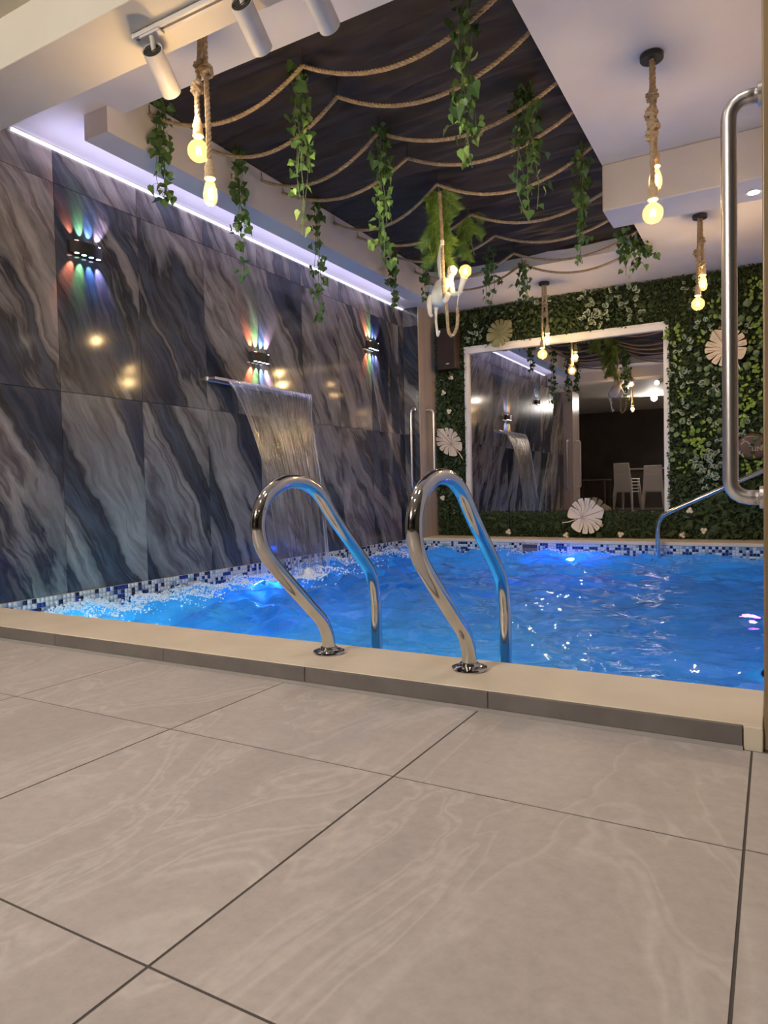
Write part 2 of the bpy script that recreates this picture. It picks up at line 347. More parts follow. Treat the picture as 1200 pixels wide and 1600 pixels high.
# ------------------------------------------------------------------ dimensions
XL, XR = -3.62, -.02          # side walls
YK, YI, YB, YH = 1.722, 2.04, 6.92, 7.41   # kerb front, pool front edge, pool back edge, hedge wall
ZC, ZK, ZW = 2.62, .054, -.075             # ceiling, coping top, water level

# ------------------------------------------------------------------ floor
fl = MB().box((-6, -5.5, -.12), (2.6, YK + .03, -.0012)).build('floor', M['grout']); tag(fl, kind='structure')
T = .651; X0, Y0 = -.044, .594; g = .0022
for i in range(-7, 3):
    for j in range(-2, 2):
        xa, xb = X0 + i*T, X0 + (i+1)*T; ya, yb = Y0 + j*T, Y0 + (j+1)*T
        if i >= 0: ya += .004; yb += .004
        yb = min(yb, YK - .001) if j == 1 else yb
        if ya > YK: continue
        o = MB().box((xa + g, ya + g, -.012), (xb - g, yb - g, 0)).build('floor_tile', M['floor'], fl, bevel=.0006)

# ------------------------------------------------------------------ kerb / coping
kb = MB().box((XL, YK + .0135, -.2), (XR, YI - .01, ZK - .012)).build('trim_1', M['rgrout']); tag(kb, 'low cream kerb along the near edge of the pool', kind='structure')
MB().box((XL, YK + .014, ZK - .012), (XR - .002, YI, ZK)).build('coping', M['cop'], kb, bevel=.004)
x = XL
for xe in (-3.1, -2.49, -1.885, -1.27, -.668, -.062):
    MB().box((x + .0010, YK, .0085), (xe - .0010, YK + .0135, ZK - .0015)).build('riser_tile', M['riser'], kb, bevel=.0015); x = xe
MB().add([(XL, YK-.009, .0005), (-.062, YK-.009, .0005), (-.062, YK+.002, .008), (XL, YK+.002, .008), (XL, YK+.02, .0), (-.062, YK+.02, 0)], [(0,1,2,3), (3,2,5,4)]).build('grout_fillet', M['rgrout'], kb)
MB().box((-.061, YK + .004, -.01), (XR - .002, YK + .05, ZK - .001)).build('corner_block', M['cop'], kb, bevel=.003)

# ------------------------------------------------------------------ pool basin and water
pb = MB()
pb.add([(XL, YI, -1.25), (XR, YI, -1.25), (XR, YB, -1.25), (XL, YB, -1.25), (XL, YI, .03), (XR, YI, .03), (XR, YB, .03), (XL, YB, .03)],
       [(0,1,2,3), (0,4,5,1), (1,5,6,2), (2,6,7,3), (3,7,4,0)])
pool = pb.build('pool_basin', M['basin']); tag(pool, 'light blue basin under the pool water', kind='structure')

def water_height(X, Y):
    h = np.zeros_like(X)
    r2 = np.random.default_rng(3)
    for k in range(46):
        lam = .07 + .5 * r2.random()**1.6; a = r2.random()*2*PI; ph = r2.random()*2*PI
        amp = .0015 * (lam/.2)**1.25
        h += amp*np.sin(2*PI/lam*(X*np.cos(a)+Y*np.sin(a)) + ph + .9*np.sin(3.1*X+1.7*Y+k))
    tur = np.exp(-((X+3.2)/.8)**2)*.9 + .35*np.exp(-((Y-6.7)/.5)**2) + .36 + .22*np.exp(-((X+1.9)/.9)**2)
    h = h*tur*1.7
    rr = np.hypot(X+3.2, Y-4.4); h += .022*np.exp(-(rr/.35)**2)*np.cos(rr*34)
    return h
nx, ny = 250, 330
xs = np.linspace(XL + .006, XR - .003, nx); ys = np.linspace(YI + .001, YB - .003, ny)
GX, GY = np.meshgrid(xs, ys); H = water_height(GX, GY)
V = np.stack([GX, GY, ZW + H], -1).reshape(-1, 3)
idx = np.arange(nx*ny).reshape(ny, nx)
Fq = np.stack([idx[:-1,:-1], idx[:-1,1:], idx[1:,1:], idx[1:,:-1]], -1).reshape(-1, 4)
def np_mesh(name, V, Fq, mats, smooth=True, mi=None):
    me = bpy.data.meshes.new(name); k = Fq.shape[1]
    me.vertices.add(len(V)); me.vertices.foreach_set('co', np.ascontiguousarray(V, dtype=np.float32).ravel())
    me.loops.add(Fq.size); me.loops.foreach_set('vertex_index', np.ascontiguousarray(Fq, dtype=np.int32).ravel())
    me.polygons.add(len(Fq)); me.polygons.foreach_set('loop_start', np.arange(0, Fq.size, k, dtype=np.int32))
    for m in (mats if isinstance(mats, (list, tuple)) else [mats]): me.materials.append(m)
    if smooth: me.polygons.foreach_set('use_smooth', np.ones(len(Fq), dtype=bool))
    if mi is not None: me.polygons.foreach_set('material_index', np.ascontiguousarray(mi, dtype=np.int32))
    me.update(calc_edges=True); me.validate(); return me
wt = link_mesh('pool_water', np_mesh('pool_water', V, Fq, M['water'])); tag(wt, 'bright blue rippling pool water inside the kerb', 'water', kind='stuff')

# foam: many small bubbles by the marble wall and under the waterfall
def bubbles(name, pts, rads, material, parent=None):
    ico_v = np.array([(0,0,1),(.894,0,.447),(.276,.851,.447),(-.724,.526,.447),(-.724,-.526,.447),(.276,-.851,.447),(.724,.526,-.447),(-.276,.851,-.447),(-.894,0,-.447),(-.276,-.851,-.447),(.724,-.526,-.447),(0,0,-1)])
    ico_f = np.array([(0,1,2),(0,2,3),(0,3,4),(0,4,5),(0,5,1),(1,6,2),(2,7,3),(3,8,4),(4,9,5),(5,10,1),(6,7,2),(7,8,3),(8,9,4),(9,10,5),(10,6,1),(11,7,6),(11,8,7),(11,9,8),(11,10,9),(11,6,10)])
    P = (ico_v[None]*rads[:,None,None] + pts[:,None,:]).reshape(-1, 3)
    Fc = (ico_f[None] + (np.arange(len(pts))*12)[:,None,None]).reshape(-1, 3)
    return link_mesh(name, np_mesh(name, P, Fc, material), parent)
n1 = 17000
px_ = XL + .01 + np.abs(rng.normal(0, .21, n1)); py_ = YI + .03 + (YB-YI-.1)*rng.random(n1)**1.25
cl = .5 + .5*np.sin(py_*7.3) * np.sin(py_*3.1 + 1)
keep = rng.random(n1) < .25 + .75*cl*(py_ < 4.3) + .25*(py_ > 5.2)
px_, py_ = px_[keep], py_[keep]
n2 = 3600
ang = rng.random(n2)*2*PI; rad = np.abs(rng.normal(0, 1, n2))
qx = -3.18 + rad*.17*np.cos(ang); qy = 4.38 + rad*.30*np.sin(ang)
px_ = np.concatenate([px_, np.clip(qx, XL+.01, 0)]); py_ = np.concatenate([py_, qy])
n3 = 700; px_ = np.concatenate([px_, XL + .1 + 2.2*rng.random(n3)]); py_ = np.concatenate([py_, YB - .02 - np.abs(rng.normal(0, .12, n3))])
hz = water_height(px_, py_)
pz = ZW + hz + np.abs(rng.normal(0, .010, len(px_))) * np.exp(-((px_ - XL)/.3)) + .003 + .02*np.exp(-(np.hypot(px_+3.18, py_-4.38)/.25)**2)*rng.random(len(px_))
rd = .0028 + .0055*rng.random(len(px_))**2
fo = bubbles('pool_foam', np.stack([px_ + .012, py_, pz], -1), rd, M['foam']); tag(fo, 'white bubbling foam along the marble wall and under the waterfall', 'foam', kind='stuff')

# ------------------------------------------------------------------ left wall: marble tiles
wl = MB().box((XL - .15, .6, -.2), (XL - .012, YH + .1, ZC)).build('wall_left', M['wgrout']); tag(wl, kind='structure')
TB = [(-0.0, 1.215), (1.215, 2.415), (2.415, ZC)]
yk = [.6 + .0] + [.8 + .6*k for k in range(0, 11)] + [YB]
yk = [y for y in yk if y <= YB]
for a, b in zip(yk, yk[1:]):
    if b - a < .03: continue
    for z0, z1 in TB:
        z0_ = .03 if z0 == 0 else z0
        MB().box((XL - .015, a + .0012, z0_ + .0012), (XL, b - .0012, z1 - .0012)).build('marble_tile', M['marble'], wl, bevel=.0012)

def mosaic(name, parent, fn, length, rows, pitch, ztop):
    ncol = int(length/pitch); mb = [[], [], []]
    Vv = []; Ff = []; Mi = []
    for c in range(ncol):
        for r in range(rows):
            u0, u1 = c*pitch + .0015, (c+1)*pitch - .0015; z1, z0 = ztop - r*pitch - .0015, ztop - (r+1)*pitch + .0015
            q = random.random(); mi = 0 if q < .52 else 1 if q < .68 else 2 if q < .86 else 3
            n = len(Vv)
            for u, z, d in ((u0,z0,0),(u1,z0,0),(u1,z1,0),(u0,z1,0),(u0,z0,.004),(u1,z0,.004),(u1,z1,.004),(u0,z1,.004)): Vv.append(fn(u, z, d))
            for f in ((4,5,6,7),(0,1,5,4),(1,2,6,5),(2,3,7,6),(3,0,4,7)): Ff.append([n+i for i in f]); Mi.append(mi)
    o = link_mesh(name, np_mesh(name, np.array(Vv), np.array(Ff), M['mos'], False, Mi), parent); tag(o, 'band of small white, blue and navy mosaic squares at the waterline', kind='stuff'); return o
PT = .0275
MB().box((XL - .012, YI, -.12), (XL + .0005, YB, .03)).build('mosaic_bed', M['mgrout'], wl)
mosaic('mosaic_tile_band', wl, lambda u, z, d: (XL + .001 + d, YI + u, z), YB - YI, 5, PT, .0295)

# ------------------------------------------------------------------ back wall with its ledge, hedge, pier
wb = MB().box((XL - .15, YH, -.2), (1.2, YH + .15, ZC)).build('wall_back', M['soil']); tag(wb, kind='structure')
lg = MB().box((-3.43, YB + .004, -.2), (XR, YH, .02)).build('trim_2', M['mgrout']); tag(lg, 'cream stone ledge behind the pool', kind='structure')
MB().box((-3.43, YB - .012, .02), (XR, YH, ZK)).build('coping', M['cop'], lg, bevel=.008)
mosaic('mosaic_tile_band', lg, lambda u, z, d: (-3.60 + u, YB + .002 - d, z), 3.58, 5, PT, .0195)

def pull_handle(parent, base, out, z0, z1, r, reach):
    """D-shaped pull: base point on the door face, out = unit vector away from it"""
    o = Vector(out); b = Vector(base); k = .55
    def p(z, d): return Vector((b.x, b.y, z)) + o*d
    pts = [p(z1, 0), p(z1, reach*.45)] + [p(z1 - reach*.55*(1-math.cos(t)), reach*.45 + reach*.55*math.sin(t)) for t in (.4, .8, 1.2, PI/2)]
    pts += [p(z0 + reach*.55*(1-math.cos(t)), reach*.45 + reach*.55*math.sin(t)) for t in (PI/2, 1.2, .8, .4)] + [p(z0, reach*.45), p(z0, 0)]
    h = MB().tube(pts, r, 16).build('pull_handle', M['brushed'], parent, smooth=True)
    for z in (z0, z1): MB().lathe([(r*1.55, 0), (r*1.55, reach*.14), (r*1.1, reach*.16)], p(z, 0), o, 20).build('rosette', M['brushed'], h)
    return h
# pier at the far end of the marble wall
d2 = MB().box((XL - .012, YB + .012, -.2), (-3.432, YH, ZC)).build('door_2', M['wgrout']); tag(d2, 'narrow door pier at the far end of the marble wall', kind='structure')
for z0, z1 in TB: MB().box((XL, YB, max(z0, .03) + .001), (-3.43, YB + .02, z1 - .001)).build('marble_tile', M['marble'], d2, bevel=.001)
MB().box((-3.434, YB + .004, ZK), (-3.424, YH, ZC)).build('side_panel', M['taupe'], d2)
MB().box((-3.436, YB - .003, ZK), (-3.427, YB + .006, ZC)).build('lit_edge_strip', M['litedge'], d2)  # strip added where the light catches the pier's edge
pull_handle(d2, (-3.50, YB, 0), (0, -1, 0), .60, 1.49, .015, .085)
pull_handle(d2, (-3.424, 7.08, 0), (1, 0, 0), .60, 1.49, .015, .085)
# pier with handles at the near end of the marble wall (seen in the mirror)
d3 = MB().box((XL - .15, .58, 0), (-3.43, 1.1, ZC - .17)).build('door_3', M['taupe']); tag(d3, 'door pier at the near end of the marble wall', kind='structure')
pull_handle(d3, (-3.53, 1.1, 0), (0, 1, 0), .56, 1.49, .015, .085)
pull_handle(d3, (-3.43, .86, 0), (1, 0, 0), .56, 1.49, .015, .085)

# right wall and near jamb
wr = MB().box((XR, 1.80, -.2), (XR + .15, YH + .1, ZC)).build('wall_right', M['white']); tag(wr, kind='structure')
MB().box((XR - .001, YI, -.12), (XR + .01, YB, .03)).build('mosaic_bed', M['mgrout'], wr)
d1 = MB().box((XR, 1.735, 0), (XR + .30, 1.80, ZC)).build('door_1', M['jamb'], bevel=.003); tag(d1, 'bronze door jamb at the right edge beside the camera', kind='structure')
h1 = pull_handle(d1, (-.018, 1.762, 0), (-1, 0, 0), .565, 1.452, .0165, .068); h1['label'] = 'long brushed steel D-shaped pull handle'

# ------------------------------------------------------------------ ceiling with tray opening
ce = MB()
ce.box((XL - .15, 2.15, ZC), (XR + .15, 2.58, 3.0)); ce.box((XL - .15, 2.58, ZC), (-3.0, 6.27, 3.0)); ce.box((-.94, 2.58, ZC), (XR + .15, 6.27, 3.0))
ce.box((XL - .15, 6.27, ZC), (XR + .15, YH + .15, 3.0)); ce.box((-3.0, 2.58, 2.95), (-.94, 6.27, 3.0))
ce = ce.build('ceiling', M['white']); tag(ce, kind='structure')
# fill: room ceiling over the camera
rc = MB().box((-6, -5.5, 2.66), (2.6, 1.85, 2.8)).build('ceiling_room', M['beamcream']); tag(rc, kind='structure')
b1 = MB().box((-6, 1.85, 2.45), (2.6, 2.15, 3.0)).build('trim_3', M['beamcream'], bevel=.004); tag(b1, 'wide cream beam across the ceiling in front of the pool', kind='structure')
b2 = MB().box((-.94, 4.55, 2.329), (XR, 4.89, ZC)).build('trim_4', M['white'], bevel=.01); tag(b2, 'short white dropped beam at the right above the pool', kind='structure')
b3 = MB().box((-3.18, 2.48, 2.486), (-2.999, 6.29, ZC - .0005)).build('trim_5', M['white']); tag(b3, 'white boxed beam along the marble wall beside the black canopy', kind='structure')
# recess face between the box beam and the canopy
lt = thing('led_strip', 'white led strip glowing along the top of the marble wall', 'led strip', (XL + .01, 4.6, ZC - .012))
MB().box((-.008, -2.25, -.006), (.008, 2.3, .006)).build('light_strip', M['led'], lt)
MB().box((-.010, -2.26, .006), (.010, 2.31, .0118)).build('channel', M['spotwhite'], lt)

# black draped canopy
nx, ny = 46, 300
xs = np.linspace(-3.06, -.90, nx); ys = np.linspace(2.30, 6.36, ny); GX, GY = np.meshgrid(xs, ys)
rowsY = np.array([2.85, 3.17, 3.6, 3.96, 4.41, 5.03, 5.55, 6.02])
dn = np.min(np.abs(GY[..., None] - rowsY), -1)
Z = 2.80 - .055*np.clip(dn/.22, 0, 1)**1.2 + .018*np.sin(GY*31 + 2.2*np.sin(GX*1.7) + GX*1.2) + .010*np.sin(GY*63 + GX*3 + np.sin(GX*4)*1.5)
ed = np.clip((1.03 - np.abs(GX + 1.98))/.22, 0, 1); Z = 2.765 + (Z - 2.765)*ed**.7
cav = np.stack([GX, GY, np.clip(Z, 2.69, 2.93)], -1).reshape(-1, 3); idx = np.arange(nx*ny).reshape(ny, nx)
Fq = np.stack([idx[:-1,:-1], idx[1:,:-1], idx[1:,1:], idx[:-1,1:]], -1).reshape(-1, 4)
# trim to the opening
cav[:, 0] = np.clip(cav[:, 0], -2.998, -.942); cav[:, 1] = np.clip(cav[:, 1], 2.582, 6.268)
cn = link_mesh('ceiling_canopy', np_mesh('ceiling_canopy', cav, Fq, M['black'])); tag(cn, 'black draped fabric canopy filling the ceiling opening above the pool', 'canopy')
so = cn.modifiers.new('thick', 'SOLIDIFY'); so.thickness = .004

# ------------------------------------------------------------------ camera-room shell behind (seen in the mirror)
bk = MB().box((-6, -5.6, 0), (2.6, -5.5, 2.7)).build('wall_front', M['darkwall']); tag(bk, kind='structure')
s1 = MB().box((-6.1, -5.5, 0), (-6, 1.9, 2.7)).build('wall_side_left', M['darkwall']); tag(s1, kind='structure')
s2 = MB().box((2.6, -5.5, 0), (2.7, 2.2, 2.7)).build('wall_side_right', M['darkwall']); tag(s2, kind='structure')
s3 = MB().box((XR + .15, 1.80, 0), (2.6, 1.9, 2.7)).build('wall_return', M['darkwall']); tag(s3, kind='structure')
s4 = MB().box((-6, .9, 0), (XL - .15, 1.0, 2.7)).build('wall_return_left', M['darkwall']); tag(s4, kind='structure')

# ------------------------------------------------------------------ pool hand rails
def handrail(X, label):
    t = thing('pool_handrail', label, 'handrail', (X, 1.91, ZK), 'ladder handrails on the kerb')
    prof = [(1.912, .056), (1.908, .11), (1.875, .17), (1.80, .235), (1.66, .355), (1.585, .43), (1.563, .51), (1.598, .583), (1.69, .628), (1.79, .628), (1.875, .59), (1.96, .508), (2.13, .358), (2.20, .285), (2.226, .20), (2.23, .10), (2.23, -.35)]
    pts = resample(bez([(0, y - 1.91, z - ZK) for y, z in prof], 8), .012)
    MB().tube(pts, .0222, 20).build('rail_tube', M['chrome'], t, smooth=True)
    o = MB().lathe([(.052, .0005), (.054, .004), (.053, .009), (.044, .013), (.030, .015), (.0275, .022), (.0228, .024)], (0, .002, 0), (0, 0, 1), 32).build('base_flange', M['chrome'], t); autosmooth(o, 35)
    for a in (.5, 2.6, 4.7): MB().lathe([(.0052, 0), (.0052, .002), (.003, .0035)], (.041*math.cos(a), .002 + .041*math.sin(a), .0125), (0, 0, 1), 10).build('screw', M['chrome'], t)
handrail(-1.306, 'polished steel looped handrail on the kerb, the one before the waterfall')
handrail(-.798, 'polished steel looped handrail on the kerb, the one nearer the bronze jamb')
t = thing('stair_handrail', 'slim steel handrail sloping up from the water at the far right corner', 'handrail', (-.93, 6.75, ZW))
pts = bez([(0, 0, -.25), (0, 0, .05), (0, 0, .27), (.02, 0, .345), (.08, 0, .405), (.4, 0, .56), (.905, 0, .795)], 8)
MB().tube(resample(pts, .02), .021, 16).build('rail_tube', M['chrome'], t, smooth=True)
MB().lathe([(.045, 0), (.045, .012), (.03, .016)], (.909, 0, .797), (-1, 0, -.3), 20).build('wall_flange', M['chrome'], t)

# ------------------------------------------------------------------ waterfall
t = thing('waterfall_spout', 'flat steel blade spout jutting from the marble wall', 'spout', (XL, 4.4, 1.45))
MB().box((.001, -.60, -.020), (.085, .58, 0)).build('blade', M['brushed'], t, bevel=.002)
MB().box((.001, -.61, -.028), (.012, .59, .006)).build('wall_plate', M['brushed'], t, bevel=.002)
nu, nv = 90, 80
Vv = []; fl_ = []
for j in range(nv+1):
    q = j/nv
    zf = 1.458 - 1.53*q**1.6
    if q < .04: xf = -3.57 + q/.04*.035
    else: xf = -3.535 + .33*math.sqrt(max(0, (1.455 - zf)/1.53))
    ya = 3.83 + (.22)*min(1, ((1.455-zf)/.75))**.6 if zf < 1.455 else 3.83
    yb = 4.97 - .16*min(1, max(0, 1.455-zf)/.25)**.7 - .10*min(1, max(0, 1.455-zf)/1.5)
    for i in range(nu+1):
        u = i/nu; y = ya + (yb-ya)*u
        e = min(u, 1-u)
        rip = .010*q**.5*math.sin(u*41+2*math.sin(q*3+u*9)) + .012*q**.5*mnoise.noise((u*26, q*2.3, 1.7)) + (.010*math.exp(-e/.02))*q**.4
        Vv.append((xf + rip, y + .006*q*mnoise.noise((u*20, q*6, 5)), zf)); fl_.append((u, q, 0))
idx = np.arange((nu+1)*(nv+1)).reshape(nv+1, nu+1)
Fq = np.stack([idx[:-1,:-1], idx[:-1,1:], idx[1:,1:], idx[1:,:-1]], -1).reshape(-1, 4)
me = np_mesh('waterfall', np.array(Vv), Fq, M['fall']); at = me.attributes.new('flow', 'FLOAT_VECTOR', 'POINT'); at.data.foreach_set('vector', np.array(fl_, dtype=np.float32).ravel())
wf = link_mesh('waterfall', me); tag(wf, 'thin clear sheet of water falling from the steel spout into the pool', 'waterfall', kind='stuff')
# loose drops along the edges of the sheet
dp = []
for k in range(420):
    j = random.randrange(8, nv); e = random.choice([0, 0, nu, nu, random.randrange(nu)]); p = Vv[j*(nu+1)+e]
    dp.append((p[0] + random.uniform(-.012, .02), p[1] + random.gauss(0, .012), p[2] + random.uniform(-.01, .01)))
M['drop'] = mix_glass('water_drop', (.95,.96,1), .03, 1.6)
tag(bubbles('water_drops', np.array(dp), .0015 + .003*rng.random(len(dp))**2, M['drop'], wf), kind='stuff')

# ------------------------------------------------------------------ sconces
def sconce(y, z, label):
    t = thing('wall_sconce', label, 'wall lamp', (XL, y, z), 'up and down lights on the marble wall')
    n = 14; hw = .112; hh = .036; prof = [(-hw + 2*hw*k/n) for k in range(n+1)]
    def dx(u): return .022 + .038*math.cos(u/hw*PI/2*.96)
    mb = MB(); V = []
    for zz in (-hh, hh):
        V += [(dx(u), u, zz) for u in prof] + [(.0005, u, zz) for u in reversed(prof)]
    m_ = len(V)//2
    Fc = [(i, (i+1) % m_, m_ + (i+1) % m_, m_ + i) for i in range(m_)] + [tuple(range(m_-1, -1, -1)), tuple(range(m_, 2*m_))]
    mb.add(V, Fc); mb.build('body', M['lampblack'], t)
    cols = [(1, .26, .12), (.45, 1, .38), (.20, .42, 1), (.78, .6, 1)]
    for k, c in enumerate(cols):
        u = (-.075, -.025, .025, .075)[k]
        for s_ in (-1, 1):
            MB().lathe([(.0135, 0), (.0135, .0008), (.009, .0014)], (.034, u, s_*hh), (0, 0, s_), 12).build('lens', M['lens%d' % k], t)
            lo = Vector((XL + .034, y + u, z + s_*(hh + .012)))
            light('SPOT', 'sconce_light', lo, 15, c, .004, lo + Vector((-.42, u*4.6, s_*1.0)), 46, .8)
for k, c in enumerate([(1, .45, .35), (.6, 1, .6), (.5, .7, 1), (.9, .8, 1)]): M['lens%d' % k] = emit('sconce_lens_%d' % k, c, 14)
sconce(2.79, 2.075, 'black sconce throwing rainbow beams on the marble, topmost left of the three')
sconce(4.39, 1.68, 'black sconce throwing rainbow beams just above the waterfall spout')
sconce(6.20, 2.085, 'black sconce throwing rainbow beams near the far corner of the marble wall')

# ------------------------------------------------------------------ bulbs and pendants
def filament(parent, c, n=5, r=.011, h=.030):
    mb = MB()
    for k in range(n):
        a = 2*PI*k/n; mb.tube([(c[0]+r*math.cos(a), c[1]+r*math.sin(a), c[2]-h/2), (c[0]+r*.7*math.cos(a), c[1]+r*.7*math.sin(a), c[2]+h/2)], .0016, 5)
    return mb.build('filament', M['fil'], parent)
def bulb_globe(parent, c, r=.0475, neck=1):
    o = MB().lathe([(r*math.sin(a), -r*math.cos(a)*neck) for a in np.linspace(.02, PI-.42, 18)] + [(r*.36, r*1.05*neck), (.0135, r*1.35*neck)], c, (0, 0, 1), 24).build('bulb', M['glass'], parent, smooth=True)
    filament(o, (c[0], c[1], c[2] + .002*neck)); return o
def bulb_pear(parent, c, L=.115, r=.031):
    prof = [(.002, -L*.5), (.014, -L*.49), (.024, -L*.42), (.030, -L*.25), (r, -L*.10), (.027, L*.12), (.020, L*.32), (.0145, L*.46), (.0135, L*.5)]
    o = MB().lathe(prof, c, (0, 0, 1), 20).build('bulb', M['glass'], parent, smooth=True)
    filament(o, (c[0], c[1], c[2] - .008), 5, .010, .045); return o
def socket(parent, c, top):
    prof = [(.021, 0), (.025, .004), (.0225, .014), (.021, .03), (.0225, .05), (.016, .068), (.0125, .082)]
    return MB().lathe(prof, c, (0, 0, 1), 16).build('socket', M['socket'], parent, smooth=True)
def knot(parent, c, r=.0125, s=.020, ph=0):
    pts = []; tilt = Matrix.Rotation(.5 + .3*math.sin(ph*3), 3, Vector((math.cos(ph*2), math.sin(ph*2), 0)))
    for k in range(31):
        q = k/30; a = 2*PI*2.4*q + ph; rr = s*(.55 + .55*math.sin(q*PI)); pts.append(Vector(c) + tilt @ Vector((rr*math.cos(a), rr*math.sin(a), (q - .5)*.052)))
    return rope(MB(), pts, r*.95, n=5).build('knot', M['rope'], parent, smooth=True)
def pendant(label, x, y, bulbs, knots, energy, rose=True, zt=ZC):
    t = thing('pendant_lamp', label, 'pendant lamp', (x, y, zt), 'rope pendant lamps with two bare bulbs')
    if rose: MB().lathe([(.050, -.028), (.053, -.024), (.053, -.004), (.050, -.0002)], (0, 0, 0), (0, 0, 1), 28).build('ceiling_rose', M['rosemetal'], t, smooth=False)
    for (bx, by, bz, kind) in bulbs:
        c = (bx - x, by - y, bz - zt)
        if kind == 'globe': bulb_globe(t, c); zs = c[2] + .0475*1.28
        else: bulb_pear(t, c); zs = c[2] + .054
        socket(t, (c[0], c[1], zs), 0)
        P = bez([(c[0]*.45, c[1]*.45, -.02), (c[0]*.55, c[1]*.55, -.25*abs(zs)), (c[0]*.9, c[1]*.9, zs*.62), (c[0], c[1], zs + .20 if zs < -.45 else zs*.8), (c[0], c[1], zs + .075)], 10)
        rope(MB(), P, .0125, n=5).build('rope', M['rope'], t, smooth=True)
        light('POINT', 'bulb_light', (bx, by, bz), energy, WARM, .025)
    for (kx, ky, kz, ph) in knots: knot(t, (kx - x, ky - y, kz - zt), ph=ph)
    return t
pendant('knotted rope pendant with two bare bulbs under the track spotlights', -2.15, 2.30, [(-2.19, 2.29, 2.10, 'globe'), (-2.11, 2.27, 1.897, 'pear')], [(-2.165, 2.29, 2.455, 0), (-2.185, 2.29, 2.37, 1.2), (-2.12, 2.28, 2.415, 2)], 6.5, rose=False)
pendant('knotted rope pendant with two bare bulbs before the white dropped beam', -.495, 3.525, [(-.488, 3.56, 2.055, 'pear'), (-.493, 3.51, 1.876, 'globe')], [(-.495, 3.53, 2.43, 0), (-.50, 3.53, 2.35, 1), (-.49, 3.53, 2.29, 2.1), (-.50, 3.53, 2.25, .5)], 5)
pendant('knotted rope pendant with two bare bulbs before the leafy wall right of the mirror', -.48, 5.78, [(-.463, 5.80, 2.114, 'pear'), (-.495, 5.76, 1.951, 'globe')], [(-.47, 5.78, 2.42, 0), (-.50, 5.78, 2.34, 1), (-.47, 5.78, 2.25, 2.2)], 8)
pendant('slim rope pendant with two bare bulbs close in front of the mirror', -1.976, 6.81, [(-1.952, 6.82, 2.057, 'pear'), (-1.999, 6.80, 1.911, 'globe')], [(-1.97, 6.81, 2.40, 0), (-1.98, 6.81, 2.30, 1)], 7)

# ------------------------------------------------------------------ track spotlights
t = thing('lighting_track', 'white lighting track under the cream ceiling beam', 'track', (-1.3, 2.0, 2.45))
MB().box((-.93, -.018, -.022), (1.5, -.006, 0)).box((-.93, .006, -.022), (1.5, .018, 0)).box((-.93, -.006, -.008), (1.5, .006, 0)).build('rail', M['spotwhite'], t)
MB().box((-.936, -.019, -.023), (-.925, .019, 0)).build('end_cap', M['spotwhite'], t)
HD = .0
def spot_head(label, top, e):
    top = Vector(top); vd = (top - EYE).normalized(); a = (R_*.36 + D_*.80 + vd*.95).normalized(); L = .185; r = .041
    t = thing('track_spotlight', label, 'spotlight', top, 'white cylinder spotlights on the track')
    c = Vector((0, 0, 0)); base = Vector((0, 2.0 - top.y, 2.428 - top.z)); u = a.orthogonal().normalized()
    o = MB().lathe([(r*.93, .012), (r*.93, 0), (r, -.001), (r, L), (r*.93, L+.001), (r*.90, L-.02)], c, a, 28).build('body', M['spotwhite'], t); autosmooth(o, 35)
    MB().lathe([(r*.92, .008), (r*.92, .009)], c, a, 24).build('heat_sink', M['spotdark'], t)
    q = MB()
    for k in range(-2, 3): 
        vv = a.cross(u)*(.012*k); q.tube([c + a*.003 + vv - u*.03, c + a*.003 + vv + u*.03], .0016, 4)
    q.build('cooling_fins', M['spotdark'], t)
    MB().lathe([(r*.88, L-.0195), (r*.88, L-.0185)], c, a, 24).build('lamp_face', M['spotface'], t)
    MB().tube([base, base + Vector((0, 0, -.018)), c + a*.02 - Vector((0,0,0))], .010, 10).build('neck', M['spotwhite'], t)
    MB().box(base + Vector((-.055, -.017, -.012)), base + Vector((.055, .017, .0))).build('adapter', M['spotwhite'], t, bevel=.003)
    lo = top + a*(L + .012); light('SPOT', 'spot_light', lo, e, (1, .84, .66), .035, lo + a, 66, .6)
M['spotface'] = emit('spot_lens', (1, .86, .66), 60)
spot_head('white cylinder spotlight at the left end of the track', at_Y(238, 78, 2.0), 30)
spot_head('white cylinder spotlight in the middle of the track, cut by the top edge', at_Y(377, 4, 2.0), 30)
spot_head('white cylinder spotlight on the track, furthest along from its end cap', at_Y(481, -34, 2.0), 30)
cl_ = at_Y(1022, 622, 2*7.376 + 2.6); cl_.y = -2.6
t = thing('ceiling_spotlight', 'bright round spotlight reflected at the right side of the mirror', 'spotlight', cl_)
ax = (Vector((-1.2, 7.3, .9)) - cl_).normalized()
o = MB().lathe([(.07, -.12), (.075, -.11), (.075, .02), (.07, .02), (.068, 0)], (0, 0, 0), ax, 24).build('body', M['rosemetal'], t); autosmooth(o, 35)
MB().lathe([(.066, .004), (.066, .006)], (0, 0, 0), ax, 24).build('lamp_face', emit('bright_lens', (1, .93, .82), 3800), t)
MB().tube([-ax*.05, Vector((0, 0, 2.66 - cl_.z))], .012, 10).build('stem', M['rosemetal'], t)
dl = thing('downlight', 'small recessed downlight glowing under the white dropped beam', 'downlight', (-.10, 4.74, 2.329))
MB().lathe([(.032, -.0005), (.045, -.001), (.045, -.005), (.032, -.004)], (0, 0, 0), (0, 0, 1), 24).build('trim_ring', M['spotwhite'], dl)
MB().lathe([(.031, -.0052), (.031, -.006)], (0, 0, 0), (0, 0, 1), 24).build('lamp_face', emit('downlight_lens', (1, .88, .76), 30), dl)

